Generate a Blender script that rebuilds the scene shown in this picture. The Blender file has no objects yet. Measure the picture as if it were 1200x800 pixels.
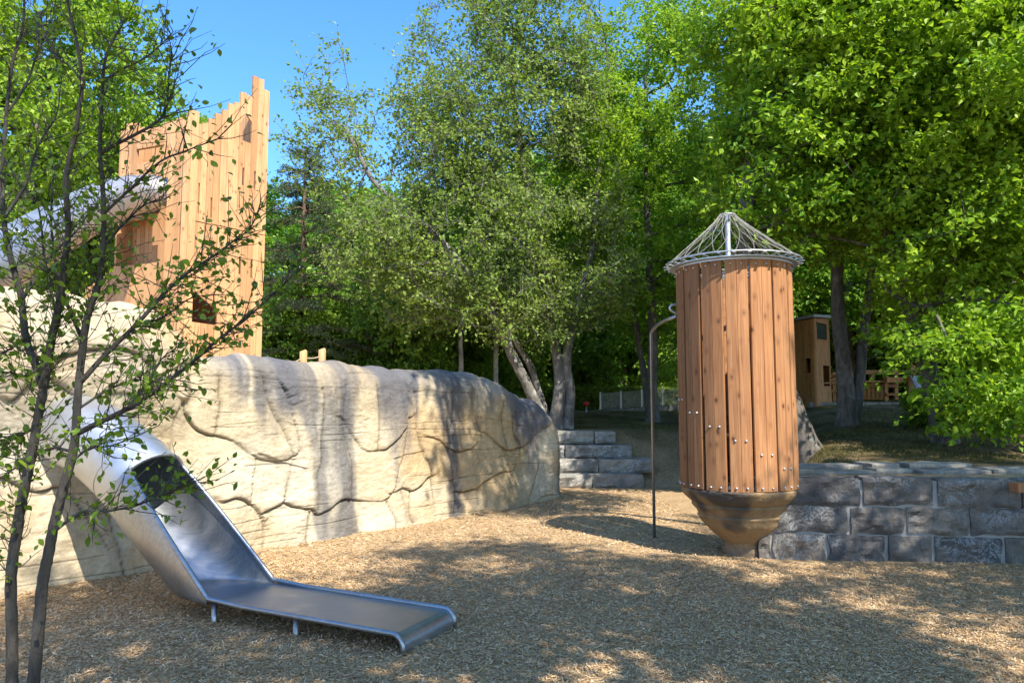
import bpy, math, random
import numpy as np
from mathutils import Vector
R = math.radians
C = bpy.context.scene.collection
SC = bpy.context.scene
random.seed(7)

# ------------------------------------------------------------------ camera, sky, sun, exposure
FOC = 867.0                      # focal length in photo pixels (1200 wide)
PITCH = math.atan(80.0 / FOC)
CAMZ = 1.6
cam_data = bpy.data.cameras.new('camera')
cam_data.lens = 36.0 * FOC / 1200.0
cam_data.sensor_width = 36.0
cam_data.clip_start = 0.05
cam_data.clip_end = 2000.0
cam = bpy.data.objects.new('camera', cam_data)
C.objects.link(cam)
cam.location = (0, 0, CAMZ)
cam.rotation_euler = (math.pi / 2 + PITCH, 0, 0)
SC.camera = cam

SUN_EL = R(51)
SUN_H = (0.52, -0.854)           # horizontal direction towards the sun
SUN_ROT = math.atan2(SUN_H[0], SUN_H[1])
w = bpy.data.worlds.new('World')
SC.world = w
w.use_nodes = True
wn = w.node_tree.nodes
wn.clear()
w_out = wn.new('ShaderNodeOutputWorld')
w_bg = wn.new('ShaderNodeBackground')
w_sky = wn.new('ShaderNodeTexSky')
w_sky.sky_type = 'NISHITA'
w_sky.sun_disc = False
w_sky.sun_elevation = SUN_EL
w_sky.sun_rotation = SUN_ROT
w_sky.altitude = 300
w_sky.air_density = 1.0
w_sky.dust_density = 0.6
w_sky.ozone_density = 4.5
w_bg.inputs['Strength'].default_value = 0.15
w_hs = wn.new('ShaderNodeHueSaturation')      # the deep blue of a very clear day
w_hs.inputs['Saturation'].default_value = 1.21
w_hs.inputs['Value'].default_value = 0.92
w.node_tree.links.new(w_sky.outputs[0], w_hs.inputs['Color'])
w.node_tree.links.new(w_hs.outputs[0], w_bg.inputs[0])
w.node_tree.links.new(w_bg.outputs[0], w_out.inputs[0])

sun_data = bpy.data.lights.new('sun', 'SUN')
sun_data.energy = 3.5
sun_data.angle = R(0.53)
sun_data.color = (1.0, 0.94, 0.83)
sun = bpy.data.objects.new('sun', sun_data)
C.objects.link(sun)
sd = Vector((SUN_H[0] * math.cos(SUN_EL), SUN_H[1] * math.cos(SUN_EL), math.sin(SUN_EL)))
sun.rotation_euler = sd.to_track_quat('Z', 'Y').to_euler()
sun.location = (10, -15, 30)

SC.view_settings.view_transform = 'Standard'
SC.view_settings.look = 'None'
SC.view_settings.exposure = 1.5
SC.view_settings.gamma = 1.0
SC.render.engine = 'CYCLES'
SC.cycles.max_bounces = 8
SC.cycles.diffuse_bounces = 4
SC.cycles.transmission_bounces = 4
SC.cycles.transparent_max_bounces = 4

# ------------------------------------------------------------------ measuring helpers
FW = np.array([0, math.cos(PITCH), math.sin(PITCH)])
UP = np.array([0, -math.sin(PITCH), math.cos(PITCH)])
RT = np.array([1.0, 0, 0])
EYE = np.array([0, 0, CAMZ])

def ray(x, y):
    return FW * FOC + RT * (x - 600.0) + UP * (400.0 - y)

def at(x, y, Y):
    r = ray(x, y)
    return EYE + r * (Y / r[1])

def on_ground(x, y, z=0.0):
    r = ray(x, y)
    return EYE + r * ((z - CAMZ) / r[2])

def smooth(a, b, x):
    t = np.clip((np.asarray(x, float) - a) / (b - a), 0, 1)
    return t * t * (3 - 2 * t)

# ------------------------------------------------------------------ numpy noise
def _hash(ix, iy, iz, seed):
    h = (ix * 374761393 + iy * 668265263 + iz * 2147483647 + seed * 1274126177) & 0xFFFFFFFF
    h = ((h ^ (h >> 13)) * 1274126177) & 0xFFFFFFFF
    h = ((h ^ (h >> 16)) * 2246822519) & 0xFFFFFFFF
    return ((h ^ (h >> 15)) & 0xFFFFFF) / float(0xFFFFFF)

def noise3(x, y, z, seed=0):
    x, y, z = np.broadcast_arrays(np.asarray(x, float), np.asarray(y, float), np.asarray(z, float))
    ix = np.floor(x).astype(np.int64); iy = np.floor(y).astype(np.int64); iz = np.floor(z).astype(np.int64)
    fx = x - ix; fy = y - iy; fz = z - iz
    fx = fx * fx * (3 - 2 * fx); fy = fy * fy * (3 - 2 * fy); fz = fz * fz * (3 - 2 * fz)
    r = 0
    for dx in (0, 1):
        wx = fx if dx else 1 - fx
        for dy in (0, 1):
            wy = fy if dy else 1 - fy
            for dz in (0, 1):
                wz = fz if dz else 1 - fz
                r = r + wx * wy * wz * _hash(ix + dx, iy + dy, iz + dz, seed)
    return r * 2 - 1

def fbm(x, y, z, octv=4, seed=0, gain=0.5):
    a, s, r = 1.0, 0.0, 0
    x = np.asarray(x, float); y = np.asarray(y, float); z = np.asarray(z, float)
    for o in range(octv):
        r = r + a * noise3(x, y, z, seed + o * 17)
        s += a; a *= gain
        x = x * 2.03 + 11.3; y = y * 2.03 + 5.7; z = z * 2.03 + 3.1
    return r / s

# ------------------------------------------------------------------ mesh helpers
def mesh_np(name, V, faces, mats, smooth_shade=False, col=None, mat_idx=None):
    """faces: list of int arrays (M,k)"""
    V = np.asarray(V, np.float32)
    me = bpy.data.meshes.new(name)
    faces = [np.asarray(f, np.int32) for f in faces if len(f)]
    nl = sum(f.size for f in faces); nf = sum(len(f) for f in faces)
    me.vertices.add(len(V)); me.vertices.foreach_set('co', V.ravel())
    me.loops.add(nl); me.polygons.add(nf)
    me.loops.foreach_set('vertex_index', np.concatenate([f.ravel() for f in faces]))
    tot = np.concatenate([np.full(len(f), f.shape[1], np.int32) for f in faces])
    st = np.concatenate([[0], np.cumsum(tot)[:-1]]).astype(np.int32)
    me.polygons.foreach_set('loop_start', st)
    me.polygons.foreach_set('loop_total', tot)
    me.polygons.foreach_set('use_smooth', np.full(nf, smooth_shade, bool))
    for m in (mats if isinstance(mats, (list, tuple)) else [mats]):
        me.materials.append(m)
    if mat_idx is not None:
        me.polygons.foreach_set('material_index', np.asarray(mat_idx, np.int32))
    if col is not None:
        a = me.color_attributes.new('tint', 'FLOAT_COLOR', 'POINT')
        c4 = np.ones((len(V), 4), np.float32); c4[:, :col.shape[1]] = col
        a.data.foreach_set('color', c4.ravel())
    me.update(calc_edges=True)
    me.validate()
    return me

def link(name, me, parent=None):
    o = bpy.data.objects.new(name, me)
    C.objects.link(o)
    if parent is not None:
        o.parent = parent
    return o

class MB:
    """collects boxes, tubes, prisms into one mesh"""
    def __init__(s):
        s.v = []; s.f = []; s.sm = []
    def add(s, verts, faces, sm=False):
        b = len(s.v)
        s.v.extend([tuple(map(float, p)) for p in verts])
        s.f.extend([tuple(int(i) + b for i in f) for f in faces])
        s.sm.extend([sm] * len(faces))
        return s
    def box(s, c, size, ux=(1, 0, 0), uy=(0, 1, 0), uz=(0, 0, 1)):
        c = np.array(c, float); ux, uy, uz = [np.array(a, float) for a in (ux, uy, uz)]
        vs = []
        for k in (-1, 1):
            for j in (-1, 1):
                for i in (-1, 1):
                    vs.append(c + ux * (i * size[0] / 2) + uy * (j * size[1] / 2) + uz * (k * size[2] / 2))
        return s.add(vs, [(0, 2, 3, 1), (4, 5, 7, 6), (0, 1, 5, 4), (2, 6, 7, 3), (0, 4, 6, 2), (1, 3, 7, 5)])
    def bar(s, a, b, wdt, dep, side=(0, 0, 1)):
        a = np.array(a, float); b = np.array(b, float)
        d = b - a; L = np.linalg.norm(d); d = d / L
        u = np.cross(d, np.array(side, float)); u /= np.linalg.norm(u)
        vv = np.cross(u, d)
        return s.box((a + b) / 2, (L, wdt, dep), d, u, vv)
    def tube(s, pts, rad, n=8, caps=True, closed=False):
        V, F, CF = tube_arrays(pts, rad, n, closed)
        fs = [tuple(f) for f in F]
        s.add(V, fs, True)
        if caps and not closed:
            m = len(pts)
            b = len(s.v) - len(V)
            s.f.append(tuple(b + i for i in reversed(range(n)))); s.sm.append(False)
            s.f.append(tuple(b + (m - 1) * n + i for i in range(n))); s.sm.append(False)
        return s
    def prism(s, poly, origin, u, v, n, thick):
        """2-D outline in (u, v), extruded along -n by thick"""
        o = np.array(origin, float); u = np.array(u, float); v = np.array(v, float); n = np.array(n, float)
        k = len(poly)
        front = [o + u * p[0] + v * p[1] for p in poly]
        back = [p - n * thick for p in front]
        fs = [tuple(range(k)), tuple(reversed(range(k, 2 * k)))]
        for i in range(k):
            j = (i + 1) % k
            fs.append((j, i, i + k, j + k))
        return s.add(front + back, fs)
    def mesh(s, name, m, origin=(0, 0, 0)):
        me = bpy.data.meshes.new(name)
        o = np.array(origin, float)
        me.from_pydata([tuple(np.array(p) - o) for p in s.v], [], s.f)
        me.polygons.foreach_set('use_smooth', s.sm)
        for q in (m if isinstance(m, (list, tuple)) else [m]):
            me.materials.append(q)
        me.update()
        return me
    def build(s, name, m, parent=None):
        o = (0, 0, 0) if parent is None else WORLD[parent.name]
        ob = link(name, s.mesh(name, m, o), parent)
        WORLD[ob.name] = tuple(o)
        return ob

WORLD = {}      # world position of the origin of each thing / part

def tube_arrays(pts, rad, n=8, closed=False):
    P = np.array(pts, float); m = len(P)
    rad = np.broadcast_to(np.array(rad, float), (m,))
    if closed:
        T = np.roll(P, -1, 0) - np.roll(P, 1, 0)
    else:
        T = np.gradient(P, axis=0)
    T = T / np.maximum(np.linalg.norm(T, axis=1, keepdims=True), 1e-9)
    a = np.array([0, 0, 1.0]) if abs(T[0, 2]) < 0.9 else np.array([1.0, 0, 0])
    u = np.cross(T[0], a); u /= np.linalg.norm(u)
    U = np.zeros_like(P); U[0] = u
    for i in range(1, m):
        u = u - T[i] * np.dot(u, T[i]); u /= max(np.linalg.norm(u), 1e-9); U[i] = u
    W = np.cross(T, U)
    th = np.arange(n) * 2 * math.pi / n
    V = P[:, None, :] + rad[:, None, None] * (np.cos(th)[None, :, None] * U[:, None, :] + np.sin(th)[None, :, None] * W[:, None, :])
    V = V.reshape(-1, 3)
    mm = m if closed else m - 1
    i = np.arange(mm)[:, None]; j = np.arange(n)[None, :]
    i2 = (i + 1) % m; j2 = (j + 1) % n
    F = np.stack([i * n + j, i * n + j2, i2 * n + j2, i2 * n + j], -1).reshape(-1, 4)
    return V, F, None

def crom(pts, k=6):
    """smooth curve through points"""
    P = np.array(pts, float)
    if len(P) < 3:
        t = np.linspace(0, 1, k + 1)[:, None]
        return P[0] * (1 - t) + P[-1] * t
    Q = np.vstack([2 * P[0] - P[1], P, 2 * P[-1] - P[-2]])
    out = []
    for i in range(1, len(Q) - 2):
        p0, p1, p2, p3 = Q[i - 1], Q[i], Q[i + 1], Q[i + 2]
        for q in range(k):
            t = q / k
            out.append(0.5 * ((2 * p1) + (-p0 + p2) * t + (2 * p0 - 5 * p1 + 4 * p2 - p3) * t * t + (-p0 + 3 * p1 - 3 * p2 + p3) * t ** 3))
    out.append(P[-1])
    return np.array(out)

def tag(o, label=None, cat=None, group=None, kind=None):
    if label: o['label'] = label
    if cat: o['category'] = cat
    if group: o['group'] = group
    if kind: o['kind'] = kind
    return o

def thing(name, loc, label, cat, group=None):
    o = bpy.data.objects.new(name, None)
    C.objects.link(o)
    o.location = loc
    o.empty_display_size = 0.2
    WORLD[o.name] = tuple(loc)
    return tag(o, label, cat, group)

# ------------------------------------------------------------------ materials
def new_mat(name):
    m = bpy.data.materials.new(name)
    m.use_nodes = True
    nt = m.node_tree
    b = nt.nodes['Principled BSDF']
    return m, nt, b

def N(nt, typ, **kw):
    n = nt.nodes.new(typ)
    for k, v in kw.items():
        if k.startswith('i_'):
            n.inputs[k[2:].replace('_', ' ')].default_value = v
        else:
            setattr(n, k, v)
    return n

def ramp(nt, fac, stops):
    r = nt.nodes.new('ShaderNodeValToRGB')
    el = r.color_ramp.elements
    while len(el) < len(stops):
        el.new(0.5)
    for e, (p, c) in zip(el, stops):
        e.position = p
        e.color = (*c, 1) if len(c) == 3 else c
    nt.links.new(fac, r.inputs[0])
    return r

def mixc(nt, fac, a, b, mode='MIX'):
    m = nt.nodes.new('ShaderNodeMix'); m.data_type = 'RGBA'; m.blend_type = mode
    for sock, v in ((m.inputs[0], fac), (m.inputs[6], a), (m.inputs[7], b)):
        if hasattr(v, 'is_output'):
            nt.links.new(v, sock)
        elif isinstance(v, (int, float)):
            sock.default_value = v
        else:
            sock.default_value = (*v, 1)
    return m.outputs[2]

def bump(nt, b, h, strength=0.4, dist=0.02):
    n = nt.nodes.new('ShaderNodeBump')
    n.inputs['Strength'].default_value = strength
    n.inputs['Distance'].default_value = dist
    nt.links.new(h, n.inputs['Height'])
    nt.links.new(n.outputs[0], b.inputs['Normal'])
    return n

def leaf_mat(name, trans=0.42, rough=0.45, spec=0.25, tcol=(1.25, 1.3, 0.55)):
    m = bpy.data.materials.new(name); m.use_nodes = True
    nt = m.node_tree; nt.nodes.clear()
    out = N(nt, 'ShaderNodeOutputMaterial')
    at_ = N(nt, 'ShaderNodeVertexColor', layer_name='tint')
    p = N(nt, 'ShaderNodeBsdfPrincipled')
    p.inputs['Roughness'].default_value = rough
    p.inputs['Specular IOR Level'].default_value = spec
    nt.links.new(at_.outputs[0], p.inputs['Base Color'])
    t = N(nt, 'ShaderNodeBsdfTranslucent')
    tc = mixc(nt, 1.0, at_.outputs[0], tcol, 'MULTIPLY')
    nt.links.new(tc, t.inputs[0])
    mx = N(nt, 'ShaderNodeMixShader'); mx.inputs[0].default_value = trans
    nt.links.new(p.outputs[0], mx.inputs[1]); nt.links.new(t.outputs[0], mx.inputs[2])
    nt.links.new(mx.outputs[0], out.inputs[0])
    return m

def bark_mat(name, c1, c2, c3, scale=6, lich=0.35):
    m, nt, b = new_mat(name)
    tc = N(nt, 'ShaderNodeTexCoord')
    mp = N(nt, 'ShaderNodeMapping'); mp.inputs['Scale'].default_value = (scale, scale, scale * 0.25)
    nt.links.new(tc.outputs['Object'], mp.inputs[0])
    n1 = N(nt, 'ShaderNodeTexNoise', i_Scale=2.5, i_Detail=8.0, i_Roughness=0.7)
    nt.links.new(mp.outputs[0], n1.inputs['Vector'])
    n2 = N(nt, 'ShaderNodeTexNoise', i_Scale=5.0, i_Detail=4.0)
    nt.links.new(tc.outputs['Object'], n2.inputs['Vector'])
    r1 = ramp(nt, n1.outputs[0], [(0.3, c1), (0.62, c2)])
    r2 = ramp(nt, n2.outputs[0], [(0.55, (0, 0, 0)), (0.68, (1, 1, 1))])
    f = N(nt, 'ShaderNodeMath', operation='MULTIPLY'); f.inputs[1].default_value = lich
    nt.links.new(r2.outputs[0], f.inputs[0])
    nt.links.new(mixc(nt, f.outputs[0], r1.outputs[0], c3), b.inputs['Base Color'])
    b.inputs['Roughness'].default_value = 0.9
    bump(nt, b, n1.outputs[0], 0.9, 0.03)
    return m

def wood_mat(name, base, dark, light, knots=True, rough=0.65, var=0.35):
    """planks: grain runs along local Z; each plank (object) varies"""
    m, nt, b = new_mat(name)
    tc = N(nt, 'ShaderNodeTexCoord')
    oi = N(nt, 'ShaderNodeObjectInfo')
    off = N(nt, 'ShaderNodeVectorMath', operation='SCALE')
    off.inputs[0].default_value = (37, 53, 71)
    nt.links.new(oi.outputs['Random'], off.inputs['Scale'])
    ad = N(nt, 'ShaderNodeVectorMath', operation='ADD')
    nt.links.new(tc.outputs['Object'], ad.inputs[0]); nt.links.new(off.outputs[0], ad.inputs[1])
    # grain waves bend round the knots
    mpk = N(nt, 'ShaderNodeMapping'); mpk.inputs['Scale'].default_value = (8, 8, 4.6)
    nt.links.new(ad.outputs[0], mpk.inputs[0])
    vo = N(nt, 'ShaderNodeTexVoronoi', i_Scale=1.0, i_Randomness=1.0)
    nt.links.new(mpk.outputs[0], vo.inputs['Vector'])
    kn = ramp(nt, vo.outputs['Distance'], [(0.06, (1, 1, 1)), (0.15, (0.3, 0.3, 0.3)), (0.3, (0, 0, 0))])
    mp = N(nt, 'ShaderNodeMapping'); mp.inputs['Scale'].default_value = (16, 16, 0.55)
    nt.links.new(ad.outputs[0], mp.inputs[0])
    n1 = N(nt, 'ShaderNodeTexNoise', i_Scale=2.0, i_Detail=7.0, i_Roughness=0.62, i_Distortion=1.2)
    nt.links.new(mp.outputs[0], n1.inputs['Vector'])
    mp2 = N(nt, 'ShaderNodeMapping'); mp2.inputs['Scale'].default_value = (70, 70, 1.6)
    nt.links.new(ad.outputs[0], mp2.inputs[0])
    n2 = N(nt, 'ShaderNodeTexNoise', i_Scale=2.0, i_Detail=3.0)
    nt.links.new(mp2.outputs[0], n2.inputs['Vector'])
    r = ramp(nt, n1.outputs[0], [(0.28, dark), (0.5, base), (0.75, light)])
    fine = ramp(nt, n2.outputs[0], [(0.3, (0.86, 0.83, 0.80)), (0.65, (1.05, 1.05, 1.05))])
    c = mixc(nt, 1.0, r.outputs[0], fine.outputs[0], 'MULTIPLY')
    rv = ramp(nt, oi.outputs['Random'], [(0.0, (1 - var, 1 - var * 1.15, 1 - var * 1.3)), (0.5, (1, 1, 1)), (1.0, (1 + var * .3, 1 + var * .25, 1 + var * .2))])
    c = mixc(nt, 1.0, c, rv.outputs[0], 'MULTIPLY')
    if knots:
        c = mixc(nt, kn.outputs[0], c, (dark[0] * 0.35, dark[1] * 0.3, dark[2] * 0.3))
    # patches of weather tone
    n3 = N(nt, 'ShaderNodeTexNoise', i_Scale=1.3, i_Detail=3.0)
    nt.links.new(ad.outputs[0], n3.inputs['Vector'])
    r3 = ramp(nt, n3.outputs[0], [(0.35, (0.86, 0.84, 0.84)), (0.65, (1.05, 1.05, 1.05))])
    c = mixc(nt, 1.0, c, r3.outputs[0], 'MULTIPLY')
    nt.links.new(c, b.inputs['Base Color'])
    b.inputs['Roughness'].default_value = rough
    b.inputs['Specular IOR Level'].default_value = 0.3
    bump(nt, b, n2.outputs[0], 0.25, 0.004)
    return m

def steel_mat(name, base, rough, metallic=0.95, scratches=0.12, noise_scale=3.0):
    m, nt, b = new_mat(name)
    tc = N(nt, 'ShaderNodeTexCoord')
    n1 = N(nt, 'ShaderNodeTexNoise', i_Scale=noise_scale, i_Detail=6.0, i_Roughness=0.65)
    nt.links.new(tc.outputs['Object'], n1.inputs['Vector'])
    mp = N(nt, 'ShaderNodeMapping'); mp.inputs['Scale'].default_value = (4, 60, 60)
    nt.links.new(tc.outputs['Object'], mp.inputs[0])
    n2 = N(nt, 'ShaderNodeTexNoise', i_Scale=3.0, i_Detail=4.0)
    nt.links.new(mp.outputs[0], n2.inputs['Vector'])
    r1 = ramp(nt, n1.outputs[0], [(0.3, tuple(x * 0.82 for x in base)), (0.7, base)])
    nt.links.new(r1.outputs[0], b.inputs['Base Color'])
    mr = N(nt, 'ShaderNodeMapRange'); mr.inputs['To Min'].default_value = rough - scratches; mr.inputs['To Max'].default_value = rough + scratches
    nt.links.new(n1.outputs[0], mr.inputs[0])
    nt.links.new(mr.outputs[0], b.inputs['Roughness'])
    b.inputs['Metallic'].default_value = metallic
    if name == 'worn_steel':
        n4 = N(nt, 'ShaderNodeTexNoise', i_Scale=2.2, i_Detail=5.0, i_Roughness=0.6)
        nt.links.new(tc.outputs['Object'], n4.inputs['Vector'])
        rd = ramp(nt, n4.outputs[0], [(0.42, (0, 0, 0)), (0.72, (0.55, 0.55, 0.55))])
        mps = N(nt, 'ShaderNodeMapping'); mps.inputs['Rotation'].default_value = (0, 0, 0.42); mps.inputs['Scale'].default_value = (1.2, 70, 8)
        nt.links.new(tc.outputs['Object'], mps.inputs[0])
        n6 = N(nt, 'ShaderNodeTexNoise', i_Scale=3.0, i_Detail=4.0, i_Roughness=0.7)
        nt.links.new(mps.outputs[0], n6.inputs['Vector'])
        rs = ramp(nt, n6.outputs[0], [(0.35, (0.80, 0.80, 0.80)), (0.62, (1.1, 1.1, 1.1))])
        c_ = mixc(nt, rd.outputs[0], r1.outputs[0], (0.34, 0.29, 0.23))  # brown noise patches: a brownish reflection painted into the steel colour
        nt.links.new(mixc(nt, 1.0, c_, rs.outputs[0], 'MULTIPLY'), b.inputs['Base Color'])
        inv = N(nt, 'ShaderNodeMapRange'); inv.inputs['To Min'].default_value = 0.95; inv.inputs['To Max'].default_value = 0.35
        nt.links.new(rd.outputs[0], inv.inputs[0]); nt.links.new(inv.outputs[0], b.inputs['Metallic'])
    bump(nt, b, n2.outputs[0], 0.05, 0.004)
    return m

def plain_mat(name, c, rough=0.6, metallic=0.0, nz=0.15, scale=12):
    m, nt, b = new_mat(name)
    tc = N(nt, 'ShaderNodeTexCoord')
    n1 = N(nt, 'ShaderNodeTexNoise', i_Scale=scale, i_Detail=5.0)
    nt.links.new(tc.outputs['Object'], n1.inputs['Vector'])
    r1 = ramp(nt, n1.outputs[0], [(0.3, tuple(x * (1 - nz) for x in c)), (0.7, tuple(x * (1 + nz) for x in c))])
    nt.links.new(r1.outputs[0], b.inputs['Base Color'])
    b.inputs['Roughness'].default_value = rough
    b.inputs['Metallic'].default_value = metallic
    return m

def stone_mat(name, c1, c2, white, wamt):
    m, nt, b = new_mat(name)
    tc = N(nt, 'ShaderNodeTexCoord'); oi = N(nt, 'ShaderNodeObjectInfo')
    off = N(nt, 'ShaderNodeVectorMath', operation='SCALE'); off.inputs[0].default_value = (31, 17, 23)
    nt.links.new(oi.outputs['Random'], off.inputs['Scale'])
    ad = N(nt, 'ShaderNodeVectorMath', operation='ADD')
    nt.links.new(tc.outputs['Object'], ad.inputs[0]); nt.links.new(off.outputs[0], ad.inputs[1])
    n1 = N(nt, 'ShaderNodeTexNoise', i_Scale=4.0, i_Detail=8.0, i_Roughness=0.65)
    n2 = N(nt, 'ShaderNodeTexNoise', i_Scale=5.0, i_Detail=9.0, i_Roughness=0.72, i_Distortion=1.5)
    n3 = N(nt, 'ShaderNodeTexNoise', i_Scale=40.0, i_Detail=4.0, i_Roughness=0.7)
    n4 = N(nt, 'ShaderNodeTexNoise', i_Scale=2.2, i_Detail=2.0)
    for n in (n1, n2, n3, n4):
        nt.links.new(ad.outputs[0], n.inputs['Vector'])
    r1 = ramp(nt, n1.outputs[0], [(0.3, c1), (0.7, c2)])
    rv = ramp(nt, oi.outputs['Random'], [(0.0, (0.62, 0.64, 0.70)), (0.5, (0.95, 0.92, 0.9)), (1.0, (1.3, 1.22, 1.1))])
    c = mixc(nt, 1.0, r1.outputs[0], rv.outputs[0], 'MULTIPLY')
    v = ramp(nt, n2.outputs[0], [(0.47, (0, 0, 0)), (0.5, (1, 1, 1)), (0.535, (0, 0, 0))])
    patch = ramp(nt, n4.outputs[0], [(0.45, (0, 0, 0)), (0.6, (1, 1, 1))])
    vv = mixc(nt, 1.0, v.outputs[0], patch.outputs[0], 'MULTIPLY')
    f = N(nt, 'ShaderNodeMath', operation='MULTIPLY'); f.inputs[1].default_value = wamt
    nt.links.new(vv, f.inputs[0])
    c = mixc(nt, f.outputs[0], c, white)
    g = ramp(nt, n3.outputs[0], [(0.3, (0.75, 0.75, 0.75)), (0.7, (1.15, 1.15, 1.15))])
    c = mixc(nt, 1.0, c, g.outputs[0], 'MULTIPLY')
    nt.links.new(c, b.inputs['Base Color'])
    b.inputs['Roughness'].default_value = 0.85
    hh = N(nt, 'ShaderNodeMath', operation='ADD')
    nt.links.new(n2.outputs[0], hh.inputs[0]); nt.links.new(n3.outputs[0], hh.inputs[1])
    bump(nt, b, hh.outputs[0], 0.6, 0.02)
    return m

M = {}
M['leaf'] = leaf_mat('leaf')
M['leaf_near'] = leaf_mat('young_leaf', 0.4, 0.4, 0.3)
M['needle'] = leaf_mat('needle', 0.15, 0.6, 0.15, (1, 1, 0.8))
M['bark'] = bark_mat('grey_bark', (0.035, 0.03, 0.026), (0.16, 0.14, 0.12), (0.30, 0.30, 0.26))
M['bark_light'] = bark_mat('pale_bark', (0.10, 0.09, 0.075), (0.30, 0.27, 0.23), (0.36, 0.36, 0.30))
M['bark_young'] = bark_mat('young_bark', (0.03, 0.026, 0.022), (0.085, 0.072, 0.058), (0.14, 0.14, 0.11), 14, 0.5)
M['bark_pine'] = bark_mat('pine_bark', (0.05, 0.03, 0.02), (0.2, 0.12, 0.08), (0.24, 0.17, 0.12))
M['bark_birch'] = bark_mat('birch_bark', (0.05, 0.05, 0.05), (0.72, 0.70, 0.66), (0.75, 0.74, 0.70), 3.0, 0.6)
M['larch'] = wood_mat('larch_planks', (0.61, 0.345, 0.165), (0.52, 0.27, 0.115), (0.66, 0.41, 0.215), var=0.24)
M['barrel_wood'] = wood_mat('barrel_planks', (0.385, 0.185, 0.08), (0.25, 0.105, 0.043), (0.48, 0.265, 0.125), var=0.45)
M['old_timber'] = wood_mat('house_timber', (0.42, 0.21, 0.075), (0.30, 0.13, 0.04), (0.50, 0.29, 0.12), var=0.3)
M['steel'] = steel_mat('brushed_steel', (0.60, 0.62, 0.65), 0.48)
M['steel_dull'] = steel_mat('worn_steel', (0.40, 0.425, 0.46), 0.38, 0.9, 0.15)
M['galv'] = steel_mat('galvanised_steel', (0.52, 0.54, 0.56), 0.45, 0.85, 0.1, 18)
M['rope'] = plain_mat('net_rope', (0.36, 0.34, 0.31), 0.9)
M['hemp'] = plain_mat('hemp_rope', (0.33, 0.25, 0.16), 0.95)
M['stone'] = stone_mat('wall_stone', (0.07, 0.066, 0.064), (0.20, 0.18, 0.16), (0.55, 0.55, 0.55), 0.55)
M['step_stone'] = stone_mat('step_stone', (0.15, 0.15, 0.14), (0.36, 0.345, 0.30), (0.62, 0.6, 0.55), 0.9)
M['slab'] = stone_mat('slab_stone', (0.17, 0.16, 0.145), (0.34, 0.32, 0.28), (0.55, 0.55, 0.5), 0.3)
M['mortar'] = plain_mat('mortar', (0.33, 0.315, 0.30), 0.95, 0, 0.14, 9)
M['concrete'] = plain_mat('concrete', (0.22, 0.21, 0.19), 0.95, 0, 0.2, 4)
M['dark_glass'] = plain_mat('dark_glass', (0.03, 0.035, 0.045), 0.15)
M['red'] = plain_mat('red_paint', (0.6, 0.03, 0.02), 0.4)
M['grey_panel'] = plain_mat('grey_panel', (0.27, 0.28, 0.30), 0.5)

# ------------------------------------------------------------------ the ground
A_RX = on_ground(300, 645)            # a point on the foot of the rock wall
DIR = np.array([0.587, 0.81, 0]); DIR /= np.linalg.norm(DIR)
NRM = np.array([DIR[1], -DIR[0], 0])

def bank_k(X, Y):
    wall_y = 8.17 - 0.118 * (X - 2.87)
    return smooth(0.33, 0.43, X / np.maximum(Y, 1.0)) * smooth(wall_y + 0.16, wall_y + 0.32, Y)

def ground_h(X, Y):
    X = np.asarray(X, float); Y = np.asarray(Y, float)
    left = 1.12 * smooth(15.5, 17.6, Y) + 0.45 * smooth(17.5, 25, Y)
    right = 0.83 + 0.44 * smooth(9.5, 17, Y) + 0.60 * smooth(16, 23, Y)
    k = bank_k(X, Y)
    # ground behind the rock wall
    wd = (X - A_RX[0]) * NRM[0] + (Y - A_RX[1]) * NRM[1]
    back = smooth(-1.2, -2.0, wd) * 1.35
    h = np.maximum(left * (1 - k) + right * k, back * (1 - smooth(0.0, 1.5, X)))
    h = h + 0.07 * np.exp(-np.abs(wd) / 0.22) * (1 - smooth(14, 15, Y)) * (0.6 + 0.8 * fbm(X * 1.6, Y * 1.6, 5, 2, 77))
    h = h + smooth(26, 60, Y) * 3.0 + smooth(60, 200, Y) * 6
    h = h + 0.018 * fbm(X * 0.9, Y * 0.9, 0, 3, 5) + 0.05 * fbm(X * .35, Y * .35, 3, 2, 9) * smooth(12, 16, Y)
    return h

def chips_zone(X, Y):
    """1 on the wood-chip playground, 0 on the grass bank"""
    k = bank_k(X, Y)
    e = fbm(X * 1.3, Y * 1.3, 0, 3, 31) * 0.5
    a = 1 - smooth(16.2, 18.5, Y + e + 0.6 * (X - 2))
    strip = 1 - smooth(8.9, 9.5, Y + e * .3)
    return np.maximum(a * (1 - k), strip * k)

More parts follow.
